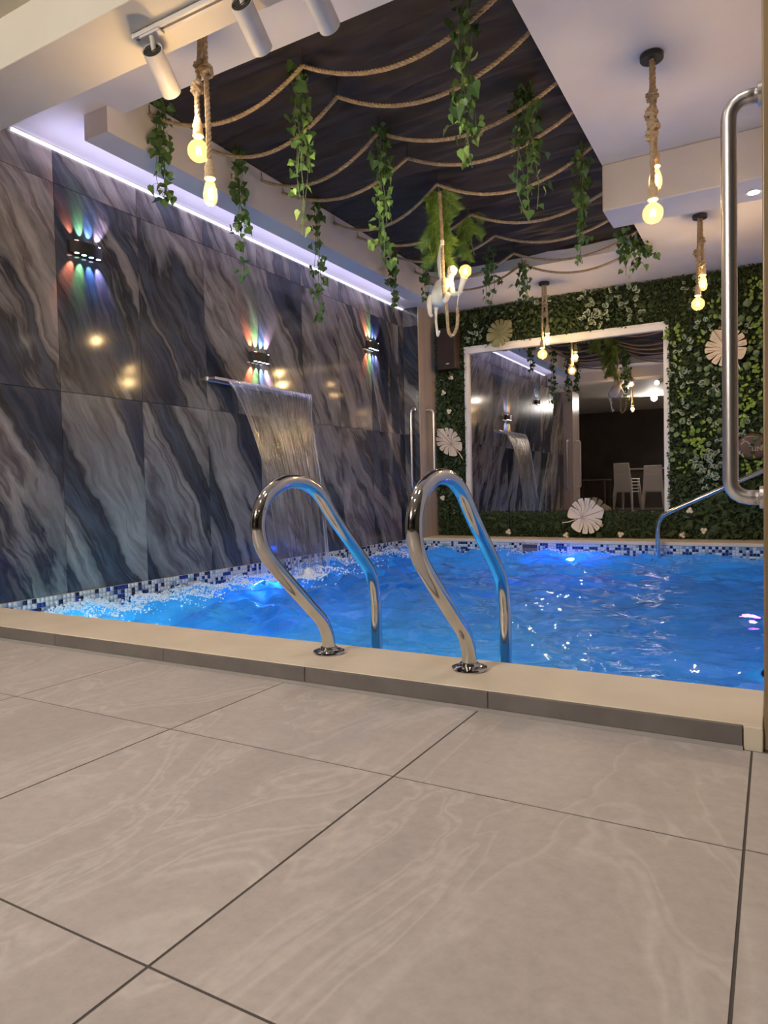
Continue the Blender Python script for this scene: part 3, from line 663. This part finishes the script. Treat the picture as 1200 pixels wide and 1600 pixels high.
# ------------------------------------------------------------------ rope swags under the canopy
ZR = 2.70
rws = [(2.85, 2.76), (3.16, 3.2), (3.60, 3.72), (3.965, 3.95), (4.41, 4.6), (5.033, 4.95), (5.555, 5.45), (6.02, 6.0), (6.25, 6.24)]
names = ['first', 'second', 'third', 'fourth', 'fifth', 'sixth', 'seventh', 'eighth', 'ninth']
for k, (ym, yl) in enumerate(rws):
    zr = ZR if k < 7 else (2.685 if k == 7 else 2.655)
    t = thing('rope_swag', 'sagging jute rope under the black canopy, %s from the pool edge' % names[k], 'rope', (-2.02, ym, zr), 'jute rope swags under the canopy')
    def half(xa, ya, xb, yb, sag):
        return [Vector((xa + (xb-xa)*u, ya + (yb-ya)*u + .02*math.sin(u*PI), -sag*4*u*(1-u))) for u in np.linspace(0, 1, 24)]
    sg = (.15, .155, .14, .135, .155, .14, .13, .13, .15)[k]
    L = half(-.98, yl - ym, 0, 0, sg*.98); R2 = half(0, 0, 1.06, .02*(k % 3), sg)
    rope(MB(), L, .0115, n=5).build('rope_length', M['rope'], t, smooth=True); rope(MB(), R2, .0115, n=5).build('rope_length', M['rope'], t, smooth=True)
    for (hx, hy) in ((0, 0), (-.975, yl - ym), (1.055, .02*(k % 3))): MB().tube([(hx, hy, -.008), (hx + .008, hy, .006), (hx, hy, .018), (hx, hy, 2.93 - zr if abs(hx) < .5 else .05)], .0022, 6).build('hook', M['rosemetal'], t)

# ------------------------------------------------------------------ hanging ivy
def ivy_leaf_mesh(name, s, m):
    out = [(0, 0), (.30, .10), (.52, -.10), (.46, -.38), (.26, -.58), (0, -1.0), (-.26, -.58), (-.46, -.38), (-.52, -.10), (-.30, .10)]
    V = [(x*s, -abs(x)*s*.35 + .06*s*math.sin(y*5), y*s) for x, y in out] + [(0, .03*s, -.3*s)]
    n = len(out); return MB().add(V, [(i, (i+1) % n, n) for i in range(n)]).mesh(name, m)
IV = [ivy_leaf_mesh('leaf', .052, M['ivy']), ivy_leaf_mesh('leaf', .042, M['ivy'])]
IVL = [ivy_leaf_mesh('leaf', .046, M['ivylight']), ivy_leaf_mesh('leaf', .038, M['ivylight'])]
def vine(label, bot, Y, n_leaf, width, strands=4, top=2.72, lightfrac=.0, scale=1, xtop=None):
    b = at_Y(bot[0], bot[1], Y) if Y else at_X(bot[0], bot[1], -2.93)
    Y = b.y; L = top - b.z; xt = b.x if xtop is None else xtop
    t = thing('hanging_ivy', label, 'ivy', (b.x, Y, top), 'ivy strands hanging from the canopy')
    rd = random.Random(int(bot[0]*7 + bot[1])); st = MB(); paths = []
    for k in range(strands):
        l = L*(1 - .42*rd.random()*(k > 0)); ox, oy = rd.gauss(0, width*.35), rd.gauss(0, width*.35)
        P = [Vector((ox*.3 + (xt - b.x), oy*.3, .02))]
        for q in (.15, .35, .55, .8, 1): P.append(Vector((ox*(.5+.6*q) + rd.gauss(0, width*.14) + (xt-b.x)*(1-q), oy*(.5+.6*q) + rd.gauss(0, width*.14), -l*q)) if (k or q < 1) else Vector((0, 0, -L)))
        P = bez(P, 5); st.tube(P, .0022*scale, 4); paths.append(P)
    lv = []; n_leaf = int(n_leaf*1.45)
    for k in range(n_leaf):
        P = paths[k % strands]; u = rd.random()**.85; p = P[min(len(P)-1, int(u*(len(P)-1)))]
        a = rd.random()*2*PI; d = width*(.25 + .55*rd.random()); off = Vector((math.cos(a)*d, math.sin(a)*d, -.012*rd.random()))
        q = p + off; st.tube([p, p + off*.5 + Vector((0, 0, .008)), q], .0010*scale, 3, False); lv.append((q, a, u))
    st.build('stem', M['stem'], t)
    for q, a, u in lv:
        lm = rd.choice(IVL if (rd.random() < lightfrac and u > .45) else IV)
        o = link_mesh('leaf', lm, t); o.location = q; o.scale = (scale*(.8 + .5*rd.random()),)*3
        o.rotation_euler = (rd.gauss(-.25, .5), rd.gauss(0, .45), rd.gauss(0, 1.1) + (0 if rd.random() < .75 else PI))
    return t
vine('long ivy strand with fresh green tips hanging nearest the pool edge at the right', (738, 262), 2.86, 62, .075, 6, lightfrac=.75)
vine('ivy strand with fresh green tips hanging from the first rope swag', (472, 368), 2.90, 50, .065, 5, lightfrac=.7)
vine('dark ivy strand at the near left corner of the canopy', (258, 312), 0, 46, .05, 4, top=2.75)
vine('dark ivy strand over the led strip, second along the boxed beam', (378, 440), 0, 50, .055, 4, top=2.75)
vine('dark ivy strand over the led strip, third along the boxed beam', (498, 502), 0, 50, .055, 4, top=2.75)
vine('dark ivy strand over the led strip at the far end of the boxed beam', (613, 492), 0, 44, .055, 4, top=2.75)
vine('long ivy strand hanging from the middle of the third rope swag', (602, 415), 3.62, 64, .075, 6, lightfrac=.3)
vine('thick ivy strand at the right side of the canopy before the white beam', (824, 340), 3.66, 66, .08, 6, lightfrac=.15)
vine('thin ivy strand hanging beside the corner of the white dropped beam', (910, 412), 4.42, 46, .055, 4)
vine('ivy strand hanging at the far right behind the white dropped beam', (978, 432), 5.9, 34, .08, 4)
vine('bushy ivy strand in the far right corner of the canopy', (1004, 412), 6.22, 40, .10, 5)
vine('short dark ivy tuft right of the monkey lamp', (765, 476), 5.9, 30, .085, 4)
vine('short dark ivy tuft hanging above the slim rope pendant', (820, 466), 6.24, 30, .085, 4, top=2.66)
vine('short dark ivy tuft left of the monkey lamp by the boxed beam', (668, 468), 5.9, 26, .07, 4, top=2.765)

# ------------------------------------------------------------------ fern bunches
def frond_mesh(name, L, n, m):
    mb = MB(); mb.tube([(0, 0, 0), (0, -.012, -L*.5), (0, -.03, -L)], .0016, 4)
    for k in range(n):
        q = .12 + .88*k/n; l = L*.42*(1 - .55*abs(q-.55)); z = -L*q; y = -.012*q - .018*q*q
        for s_ in (-1, 1):
            p = Vector((0, y, z)); e = Vector((s_*l*.86, y - .012, z - l*.55)); wv = Vector((0, 0, .0032))
            mb.add([p + wv, p - wv, e], [(0, 1, 2)])
    return mb.mesh(name, m)
FR = [frond_mesh('frond', .15, 20, M['needle']), frond_mesh('frond', .12, 17, M['needle'])]
def fern(label, Y, top, bot, n, width):
    a = at_Y(*top, Y); b = at_Y(*bot, Y); L = a.z - b.z
    t = thing('hanging_fern', label, 'fern', (a.x, Y, a.z), 'feathery ferns hanging from the canopy'); rd = random.Random(n)
    MB().tube(bez([(0, 0, .04), (.01, 0, -.1*L), (-.01, .01, -.5*L), (b.x - a.x, 0, -L*.9)], 6), .006, 6).build('stem', M['stem'], t)
    for k in range(n):
        u = k/n; an = k*2.4; w_ = width*(.55 + .45*math.sin(u*PI*.9 + .4))
        o = link_mesh('frond', FR[k % 2], t); o.location = ((b.x-a.x)*u + w_*.35*math.cos(an), w_*.35*math.sin(an), -L*.84*u + .02)
        o.rotation_euler = (rd.gauss(0, .25), math.cos(an)*-.75 + rd.gauss(0, .15), an*.35 + rd.gauss(0, .6)); o.scale = (rd.uniform(.85, 1.2),)*3
fern('bright feathery fern hanging above the white monkey', 4.46, (684, 296), (688, 432), 62, .115)
fern('dim feathery fern hanging behind the monkey lamp bulb', 5.05, (732, 338), (722, 402), 26, .13)

# ------------------------------------------------------------------ monkey lamp
my = 4.40
def mk(x, y, d=0): return at_Y(x, y, my + d)
mo = at_Y(690, 470, my)
t = thing('monkey_lamp', 'white monkey hanging on a looped rope and holding up a globe bulb', 'lamp', mo)
def skin(name, verts, edges, radii, material, parent, sub=2, root=0):
    me = bpy.data.meshes.new(name); me.from_pydata([tuple(v) for v in verts], edges, []); o = link_mesh(name, me, parent); me.materials.append(material)
    md = o.modifiers.new('skin', 'SKIN'); md.use_smooth_shade = True
    for i, r in enumerate(radii): me.skin_vertices[0].data[i].radius = (r, r)
    me.skin_vertices[0].data[root].use_root = True
    s_ = o.modifiers.new('sub', 'SUBSURF'); s_.levels = sub; s_.render_levels = sub; return o
pts = [mk(684, 472), mk(688, 460), mk(694, 449), mk(698, 442), mk(702, 436), mk(706, 426, -.01),      # 0-5 spine to head
       mk(692, 438, -.015), mk(687, 408, -.03), mk(690, 385, -.05), mk(691, 377, -.06),                # 6-9 raised arm
       mk(705, 446, -.02), mk(708, 460, -.06), mk(716, 459, -.085), mk(720, 455, -.09),               # 10-13 lamp arm
       mk(680, 471, .0), mk(671, 462, -.03), mk(671, 480, -.04), mk(672, 491, -.05), mk(675, 494, -.065),  # 14-18 hanging leg
       mk(689, 472, -.02), mk(701, 458, -.08), mk(697, 467, -.075), mk(693, 474, -.085),               # 19-22 bent leg
       mk(681, 478, .02), mk(681, 500, .01), mk(683, 518, 0), mk(684, 526, -.01), mk(687, 516, -.015)]   # 23-27 tail
pts = [p - mo for p in pts]
ed = [(0,1),(1,2),(2,3),(3,4),(4,5),(3,6),(6,7),(7,8),(8,9),(3,10),(10,11),(11,12),(12,13),(0,14),(14,15),(15,16),(16,17),(17,18),(0,19),(19,20),(20,21),(21,22),(0,23),(23,24),(24,25),(25,26),(26,27)]
rd_ = [r*1.3 for r in (.048,.056,.056,.042,.022,.024, .022,.017,.014,.013, .017,.014,.012,.012, .026,.020,.015,.011,.011, .024,.019,.014,.012, .011,.008,.007,.007,.006)]
body = skin('body', pts, ed, rd_, M['monkey'], t)
hd = mk(706.5, 423, -.02) - mo
q = MB().ball(hd, (.033, .034, .037), 16, 12).ball(hd + Vector((.012, -.024, -.016)), (.019, .017, .017), 12, 8).ball(hd + Vector((-.030, .004, .004)), (.006, .012, .013), 8, 6).ball(hd + Vector((.032, -.002, .004)), (.006, .012, .013), 8, 6)
hdo = q.build('head', M['monkey'], t, smooth=True)
MB().ball(hd + Vector((-.004, -.033, .006)), .0042, 8, 6).build('eye', M['monkeyface'], hdo, True); MB().ball(hd + Vector((.020, -.029, .006)), .0042, 8, 6).build('eye', M['monkeyface'], hdo, True)
MB().tube([hd + Vector((.003, -.041, -.022)), hd + Vector((.014, -.042, -.024)), hd + Vector((.024, -.036, -.022))], .0013, 5).build('mouth', M['monkeyface'], hdo)
# fingers closing on the holder and on the rope
class FG:
    def tube(s_, *a): MB().tube(*a).build('finger', M['monkey'], body, True)
fg = FG()
h0 = mk(719.5, 455, -.09) - mo
for k in range(4): 
    z_ = -.012 + .0085*k; fg.tube([h0 + Vector((-.010, -.006, z_)), h0 + Vector((.002, -.016, z_)), h0 + Vector((.014, -.010, z_)), h0 + Vector((.014, .002, z_))], .0042, 6)
fg.tube([h0 + Vector((-.010, .004, .010)), h0 + Vector((.002, .013, .014)), h0 + Vector((.010, .010, .012))], .0048, 6)
h1_ = mk(690.5, 380, -.06) - mo
for k in range(4):
    z_ = -.012 + .0085*k; fg.tube([h1_ + Vector((-.012, -.004, z_)), h1_ + Vector((.000, -.017, z_)), h1_ + Vector((.013, -.011, z_)), h1_ + Vector((.014, .001, z_))], .0042, 6)
fg.tube([h1_ + Vector((-.010, .006, .012)), h1_ + Vector((.002, .015, .016)), h1_ + Vector((.010, .011, .014))], .0048, 6)
rp = [mk(687, 300, -.05), mk(689, 340, -.055), mk(691, 380, -.055), mk(692.5, 430, -.065), mk(694, 462, -.075), mk(698, 482, -.07), mk(699.5, 505, -.06), mk(701, 518, -.055), mk(706, 525, -.05), mk(712, 517, -.055), mk(715, 503, -.06), mk(714.5, 480, -.07)]
rope(MB(), bez([p - mo for p in rp], 8), .0125, n=6).build('rope', M['rope'], t, True)
MB().tube([p - mo for p in (mk(714.5, 481, -.07), mk(715, 470, -.085), mk(717.5, 457, -.09))], .0035, 8).build('cord', M['monkey'], t, True)
ha, hb = mk(716.5, 463, -.09) - mo, mk(724.3, 436, -.09) - mo
ax = (hb - ha).normalized()
MB().lathe([(.010, 0), (.013, .02), (.017, .06), (.022, .115), (.022, .125)], ha, ax, 18).build('lamp_holder', M['monkey'], t, True)
lt_ = mk(727, 423.5, -.09)
bulb_globe(t, lt_ - mo, .042, -1)
light('POINT', 'bulb_light', lt_, 4.5, WARM, .022)

# ------------------------------------------------------------------ mirror
t = thing('wall_mirror', 'large mirror in a white frame set into the leafy back wall', 'mirror', (-1.98, 7.37, .30))
x0, x1, z1 = -1.086, 1.084, 1.90
MB().box((x0 + .02, .006, 0), (x1 - .02, .02, z1 - .02)).build('mirror_glass', M['mirror'], t)
fm = MB()
def molding(a, b, horizontal):
    if horizontal: fm.box((x0, -.030, a), (x1, .035, b)).box((x0, -.038, b - .022), (x1, -.030, b - .004))
    else: fm.box((a, -.030, 0), (b, .035, z1 - .08)).box((a + .010, -.036, 0), (b - .014, -.030, z1 - .08))
molding(x0, x0 + .05, False); molding(x1 - .05, x1, False); molding(z1 - .08, z1, True)
fm.build('frame', M['frame'], t)

# ------------------------------------------------------------------ green wall
gw = thing('green_wall', 'artificial green wall of boxwood and mixed leaves around the mirror', 'green wall', (-1.7, YH, ZK))
def foliage(name, rects, dens, size, mats, yf, th, split):
    Vv = []; Mi = []
    for (xa, xb, za, zb, yoff) in rects:
        n = int((xb-xa)*(zb-za)*dens)
        c = np.stack([xa + (xb-xa)*rng.random(n), yf + yoff - th*rng.random(n), za + (zb-za)*rng.random(n)], -1)
        c[:, 0] += rng.normal(0, .008, n); c[:, 2] += rng.normal(0, .008, n); c[:, 2] = np.clip(c[:, 2], ZK + .01, ZC - .012); c[:, 0] = np.clip(c[:, 0], -3.41, XR - .012)
        s = size*(.7 + .6*rng.random(n)); a = rng.random(n)*2*PI
        d = np.stack([np.cos(a)*.85, -.35 - .3*rng.random(n), np.sin(a)*.85], -1); d /= np.linalg.norm(d, axis=1)[:, None]
        nrm = np.stack([rng.normal(0, .55, n), -np.ones(n), .45 + rng.normal(0, .5, n)], -1); sd = np.cross(d, nrm); sd /= np.linalg.norm(sd, axis=1)[:, None]
        q = np.stack([c, c + d*s[:,None]*.5 + sd*s[:,None]*.34, c + d*s[:,None], c + d*s[:,None]*.5 - sd*s[:,None]*.34], 1); Vv.append(q.reshape(-1, 3)); Mi.append((rng.random(n) < split).astype(int))
    V = np.concatenate(Vv); F = np.arange(len(V)).reshape(-1, 4); o = link_mesh(name, np_mesh(name, V, F, mats, False, np.concatenate(Mi)), gw)
    o.location = -gw.location; return tag(o, kind='stuff')
RC = [(-3.42, -3.06, .07, 2.61, 0), (-3.06, -.89, 2.205, 2.61, 0), (-.90, XR - .01, .07, 2.61, 0)]
foliage('boxwood_foliage', RC, 12500, .026, [M['box'], M['mid']], YH - .01, .085, .22)
foliage('low_boxwood_hedge', [(-3.06, -.89, .06, .325, -.03)], 26000, .017, [M['box'], M['mid']], YH - .01, .10, .12)
def cluster_mesh(name, kind, seed):
    rd = random.Random(seed); mb = MB()
    n, sz, spread = {'bright': (12, .044, .060), 'round': (4, .070, .045), 'varie': (9, .058, .065), 'mid': (9, .05, .055), 'fernlet': (9, .10, .02), 'dark': (7, .06, .05)}[kind]
    for k in range(n):
        a = 2*PI*k/n + rd.gauss(0, .4); rr = spread*math.sqrt(rd.random()); c = Vector((rr*math.cos(a), -.025 - .03*rd.random(), rr*math.sin(a)))
        d = Vector((math.cos(a), -.35 + rd.gauss(0, .2), math.sin(a) - .15)).normalized(); nr = Vector((rd.gauss(0, .3), -1, .3 + rd.gauss(0, .25))); sd = d.cross(nr).normalized(); nr = sd.cross(d).normalized()
        s_ = sz*rd.uniform(.75, 1.15)
        if kind == 'fernlet':
            for j in range(9):
                q = (j+1)/10; l = s_*.28*(1-q*.7)
                for sg in (-1, 1):
                    p = c + d*s_*q; mb.add([p, p + sd*sg*l + d*l*.5, p + d*.009], [(0, 1, 2)])
            continue
        w_ = s_*(.46 if kind == 'round' else .36 if kind in ('bright', 'varie') else .28)
        b = c; o_ = [b, b + d*s_*.3 + sd*w_, b + d*s_*.68 + sd*w_*.82, b + d*s_, b + d*s_*.68 - sd*w_*.82, b + d*s_*.3 - sd*w_]
        o_ = [p + nr*(-.006 if i in (1, 2, 4, 5) else 0) for i, p in enumerate(o_)]
        if kind == 'varie': mb.cm = 0
        mb.add(o_ + [b + d*s_*.5 + nr*.004], [(i, (i+1) % 6, 6) for i in range(6)])
        if kind == 'varie':      # dark green blotch along the middle of each leaf
            mb.cm = 1; o2 = [b + d*s_*.12, b + d*s_*.35 + sd*w_*.45, b + d*s_*.8, b + d*s_*.35 - sd*w_*.45]
            mb.add([p + nr*.006 for p in o2], [(0, 1, 2, 3)]); mb.cm = 0
    return mb.mesh(name, [M[{'dark': 'box', 'fernlet': 'mid'}.get(kind, kind)], M['mid']])
CM = {k: [cluster_mesh('leaf_cluster', k, s_) for s_ in (1, 2, 3)] for k in ('bright', 'round', 'varie', 'mid', 'fernlet', 'dark')}
def put_cluster(kind, x, z, s_=1, y=None):
    o = link_mesh('leaf_cluster', random.choice(CM[kind]), gw); o.location = Vector((x, YH - .07 if y is None else y, z)) - gw.location
    o.rotation_euler = (0, random.uniform(-PI, PI) if kind != 'fernlet' else random.uniform(-.5, .5), 0); o.scale = (s_,)*3
placed = []
def free(x, z, r):
    if any((x-a)**2 + (z-b)**2 < r*r for a, b in placed): return False
    placed.append((x, z)); return True
def region(n, xa, xb, za, zb, weights, r):
    c = 0
    for _ in range(n*12):
        if c >= n: break
        x, z = random.uniform(xa, xb), random.uniform(za, zb)
        if free(x, z, r): put_cluster(random.choices(list(weights), list(weights.values()))[0], x, z, random.uniform(.8, 1.2)); c += 1
for (px, py, k, s_) in ((1090, 690, 'bright', 1.3), (1083, 682, 'bright', 1.2), (1097, 702, 'bright', 1), (1160, 645, 'bright', 1.3), (1152, 655, 'bright', 1.1), (1178, 622, 'bright', 1), (1060, 740, 'dark', 1), (1108, 668, 'bright', .9),
                       (1100, 718, 'varie', 1), (1112, 728, 'varie', 1.1), (1104, 742, 'varie', 1.1), (1118, 716, 'varie', .9), (1094, 722, 'varie', .9), (1108, 755, 'varie', .8), (1118, 695, 'varie', .9), (1160, 700, 'varie', .9),
                       (1075, 648, 'varie', 1), (1090, 640, 'mid', 1), (1170, 490, 'round', 1.2), (1172, 558, 'round', 1.2), (1060, 670, 'round', 1.1), (1100, 556, 'round', .9), (1112, 600, 'varie', 1), (1103, 510, 'varie', .9), (1160, 512, 'varie', .9),
                       (930, 488, 'varie', 1), (938, 500, 'varie', 1.1), (922, 502, 'varie', 1), (945, 490, 'varie', .9), (960, 460, 'varie', .8), (850, 468, 'varie', .9), (748, 520, 'varie', 1), (740, 530, 'varie', .9)):
    p = at_Y(px, py, YH - .07); placed.append((p.x, p.z)); put_cluster(k, p.x, p.z, s_, YH - .085)
region(64, -.86, -.05, .62, 2.5, dict(bright=4, round=2, varie=2.2, mid=3.5, dark=1.5), .085)
region(20, -.86, -.05, .12, .62, dict(fernlet=5, mid=1, dark=2), .10)
region(20, -3.36, -3.12, .3, 1.9, dict(fernlet=3, mid=3, dark=2), .09)
region(26, -3.0, -.95, 2.26, 2.54, dict(mid=3, varie=1.5, dark=2, fernlet=1), .11)
region(12, -2.9, -1.0, .12, .27, dict(fernlet=3, mid=1), .14)
def flower(px, py, s_=1, yo=-.10):
    p = at_Y(px, py, YH + yo); mb = MB()
    for k in range(3):
        a = k*2.1 + px; c = Vector((.014*math.cos(a), -.005, .014*math.sin(a)))
        for r_ in range(4): mb.ball(c + Vector((.006*math.cos(r_*1.6), -.003*r_, .006*math.sin(r_*1.6))), .011, 8, 5)
    o = mb.build('flower', M['flower'], gw, True); o.location = p - gw.location; o.scale = (s_*1.1,)*3
for q in ((693, 614), (705, 590), (692, 778), (702, 668-25), (795, 831), (970, 835), (938, 820), (1067, 836), (1078, 798), (1100, 829), (885, 836), (710, 752)): flower(*q, s_=1.0, yo=-.13 if q[1] > 790 else -.10)

# ivory monstera leaves pinned on the green wall
def monstera(label, px, py, W, Hh, rot, m, yo=-.13):
    p = at_Y(px, py, YH + yo); o_ = thing('monstera_leaf', label, 'leaf ornament', p, 'monstera leaf ornaments on the green wall'); o_.rotation_euler = (0, rot, 0)
    N = 220; ring = []
    slits = [.50, .92, 1.34, 1.76, 2.18]; slits = slits + [-a for a in slits]
    for k in range(N):
        a = -PI + 2*PI*k/N                      # 0 = tip, +-pi = stem notch
        R0 = .50*(.80 + .20*abs(math.sin(a*.5 + .0))**1.0) + .10*math.exp(-(a/.22)**2)
        R0 *= 1 - .55*math.exp(-((abs(a) - PI)/.16)**2)
        for q in slits:
            d = abs(a - q)
            if d < .05: R0 *= .36 + .64*(d/.05)**1.2
            elif d < .10: R0 *= 1 - .03*(1 - (d - .05)/.05)
        ring.append((R0*math.sin(a + .10*math.sin(a)), -R0*math.cos(a)))
    mn = min(W, Hh)
    def pt(x, z, dy): return (x*W, dy - .16*mn*(x*x + z*z)*1.4 - .02, z*Hh)
    rings = [[(x*f, z*f) for x, z in ring] for f in (.30, .62, 1)]; V = []; F2 = []
    for dy in (-.008, 0):
        b = len(V); V.append(pt(0, 0, dy))
        for rg in rings: V += [pt(x, z, dy) for x, z in rg]
        for k in range(N):
            k2 = (k+1) % N; f = [(b, b+1+k, b+1+k2)] + [(b+1+r_*N+k, b+1+(r_+1)*N+k, b+1+(r_+1)*N+k2, b+1+r_*N+k2) for r_ in (0, 1)]
            F2 += f if dy else [tuple(reversed(q)) for q in f]
    h_ = len(V)//2; F2 += [(1+2*N+k, 1+2*N+(k+1) % N, h_+1+2*N+(k+1) % N, h_+1+2*N+k) for k in range(N)]
    MB().add(V, F2).build('blade', m, o_)
    ve = MB(); ve.tube([Vector(pt(0, z, -.011)) for z in (.30, .1, -.1, -.3, -.5)], .004, 6)
    for a in (.71, 1.13, 1.55, 1.97, 2.4):
        for sg in (-1, 1): ve.tube([Vector(pt(0, .12 - .12*k_, -.011)) if k_ == 0 else Vector(pt(sg*math.sin(a)*.14*k_, .12*(1 - k_/3) - math.cos(a)*.14*k_, -.011)) for k_ in (0, 1, 2, 3)], .0022, 5)
    ve.build('veins', M['rosevein'] if m is M['ivory'] else m, o_)
    MB().tube([pt(0, .28, -.006), pt(0, .50, -.004), pt(.03, .66, 0)], .0055, 6).build('stalk', m, o_)
M['rosevein'] = noise_mat('rose_vein', (.42,.27,.24), (.5,.33,.29), 20, .5)
monstera('ivory monstera leaf ornament left of the mirror', 703, 690, .29, .40, 2.4, M['ivory'])
monstera('ivory monstera leaf ornament on the low hedge under the mirror', 917, 806, .40, .38, -1.9, M['ivory'], -.17)
monstera('ivory monstera leaf ornament behind the long pull handle', 1134, 543, .38, .38, 2.6, M['ivory'])
monstera('olive monstera leaf ornament above the upper left of the mirror frame', 783, 521, .30, .34, -2.3, M['olive'])

# ------------------------------------------------------------------ speaker, plaque, skimmer, pool lamps
t = thing('wall_speaker', 'dark brown box speaker on the leafy wall left of the mirror', 'speaker', (-3.22, YH - .02, 2.18))
MB().box((-.115, -.20, -.23), (.115, -.02, .23)).build('cabinet', M['speaker'], t, bevel=.008)
MB().box((-.102, -.206, -.215), (.102, -.198, .215)).build('grille', noise_mat('brown_grille', (.035,.022,.018), (.055,.034,.026), 300, .8), t, bevel=.003)
MB().lathe([(.024, 0), (.020, .003)], (.02, -.206, -.175), (0, -1, 0), 16).build('badge', M['spotwhite'], t).scale = (1, 1, .35)
bpy.context.view_layer.update()
bd = [o for o in t.children if o.name.startswith('badge')][0]; bd.location.z = -.175*(1-.35)
t = thing('oval_plaque', 'red brown oval plaque with pale lettering beside the bronze jamb', 'sign', (-.165, YH - .11, .93))
mb = MB(); mb.lathe([(.140, 0), (.140, .012), (.130, .020), (.10, .022)], (0, 0, 0), (0, -1, 0), 40); mb.v = [(x, y, z*.86) for x, y, z in mb.v]; autosmooth(mb.build('board', M['sign'], t), 40)
MB().tube([(-.10 + .012*k, -.024, .02 + .03*math.sin(k/6*PI)) for k in range(7)], .006, 8).build('relief_arc', M['signpale'], t)
MB().tube([(-.07 + .02*k, -.024, .085 + .008*math.sin(k/5*PI)) for k in range(6)], .003, 6).build('relief_arc', M['signpale'], t)
cu = bpy.data.curves.new('lettering', 'FONT'); cu.body = 'UNI'; cu.size = .062; cu.extrude = .002; cu.align_x = 'LEFT'
to = bpy.data.objects.new('lettering', cu); COL.objects.link(to); to.parent = t; to.location = (-.015, -.026, -.045); to.rotation_euler = (PI/2, 0, 0); cu.materials.append(M['signpale'])
bpy.context.view_layer.update(); lm_ = bpy.data.meshes.new_from_object(to.evaluated_get(bpy.context.evaluated_depsgraph_get())); mw = to.matrix_basis.copy()
bpy.data.objects.remove(to); to = link_mesh('lettering', lm_, t); to.matrix_basis = mw
t = thing('pool_skimmer', 'dark rectangular skimmer mouth in the far mosaic band', 'skimmer', (-2.19, YB - .003, -.02))
MB().box((-.088, -.014, .026), (.088, 0, .034)).box((-.088, -.014, -.10), (-.080, 0, .026)).box((.080, -.014, -.10), (.088, 0, .026)).build('frame', M['spotwhite'], t)
MB().box((-.080, -.006, -.10), (.080, -.001, .026)).build('mouth', mat('skimmer_dark', (.03,.04,.07), .5), t)
MB().box((-.078, -.011, -.075), (.078, -.007, -.012)).build('weir_flap', mat('skimmer_flap', (.12,.14,.2), .4), t)
def pool_lamp(label, loc, axis, c):
    t = thing('pool_lamp', label, 'pool lamp', loc, 'round lamps under the water')
    MB().lathe([(.085, 0), (.085, .014), (.068, .022)], (0, 0, 0), axis, 28).build('ring', M['spotwhite'], t)
    MB().lathe([(.066, .014), (.066, .023), (.03, .030)], (0, 0, 0), axis, 24).build('lens', emit('pool_lens', c, 4), t)
pool_lamp('blue pool lamp under water on the far pool side', (-1.79, YB - .001, -.33), (0, -1, 0), (.03, .25, 1))
pool_lamp('violet pool lamp under water near the bronze jamb', (XR - .001, 4.2, -.35), (-1, 0, 0), (.32, .08, 1))

# ------------------------------------------------------------------ dark room behind the camera, seen in the mirror
def chair_parts(z, root):
    a = MB(); a.box((-.22, -.21, .42), (.22, .21, .445)); a.build('seat', M['plastic'], root, bevel=.012)
    bkk = MB(); bkk.add([(-.21, -.20, .44), (.21, -.20, .44), (.19, -.27, .80), (-.19, -.27, .80), (-.21, -.22, .44), (.21, -.22, .44), (.19, -.29, .80), (-.19, -.29, .80)], [(0,1,2,3), (7,6,5,4), (0,4,5,1), (1,5,6,2), (2,6,7,3), (3,7,4,0)]); bkk.build('backrest', M['plastic'], root, bevel=.008)
    for sx in (-1, 1):
        for sy in (-1, 1): MB().add([(sx*.19-.018, sy*.18-.018, .42), (sx*.19+.018, sy*.18-.018, .42), (sx*.19+.018, sy*.18+.018, .42), (sx*.19-.018, sy*.18+.018, .42), (sx*.23-.016, sy*.22-.016, 0), (sx*.23+.016, sy*.22-.016, 0), (sx*.23+.016, sy*.22+.016, 0), (sx*.23-.016, sy*.22+.016, 0)], [(0,1,2,3), (7,6,5,4), (0,4,5,1), (1,5,6,2), (2,6,7,3), (3,7,4,0)]).build('leg', M['plastic'], root)
proto = thing('plastic_chair', 'lowest white plastic chair of the taller stack reflected in the mirror', 'chair', (-3.0, -2.2, 0), 'stacked white plastic chairs seen in the mirror', (0, 0, PI + .3)); chair_parts(0, proto)
for (x, y, rz, n, wh) in ((-3.0, -2.2, PI + .3, 5, 'taller'), (-2.42, -2.2, PI - .1, 4, 'shorter')):
    for k in range(n):
        if proto.location.z == 0 and k == 0 and wh == 'taller': r = proto
        else:
            r = proto.copy(); COL.objects.link(r); r.location = (x, y + .006*k, .075*k); r.rotation_euler = (0, 0, rz)
            for ch in list(proto.children): c = ch.copy(); COL.objects.link(c); c.parent = r
        r['label'] = '%s white plastic chair of the %s stack reflected in the mirror' % (('lowest', 'second lowest', 'third lowest', 'fourth lowest' if n == 5 else 'topmost', 'topmost')[k], wh); r['group'] = 'white plastic chairs in the %s stack' % wh
t = thing('side_table', 'dark wooden table reflected in the mirror beside the chair stacks', 'table', (-3.75, -2.1, 0))
MB().box((-.35, -.3, .71), (.35, .3, .74)).build('tabletop', M['tablewood'], t, bevel=.004)
for sx in (-1, 1):
    for sy in (-1, 1): MB().box((sx*.31-.02, sy*.26-.02, 0), (sx*.31+.02, sy*.26+.02, .71)).build('leg', M['tablewood'], t)
t = thing('bar_counter', 'long counter with a pale top reflected in the mirror', 'counter', (-2.2, -4.4, 0))
MB().box((-1.4, -.25, 0), (1.4, .25, .98)).build('body', M['darkwall'], t)
MB().box((-1.45, -.3, .98), (1.45, .3, 1.02)).build('countertop', M['beamcream'], t, bevel=.004)
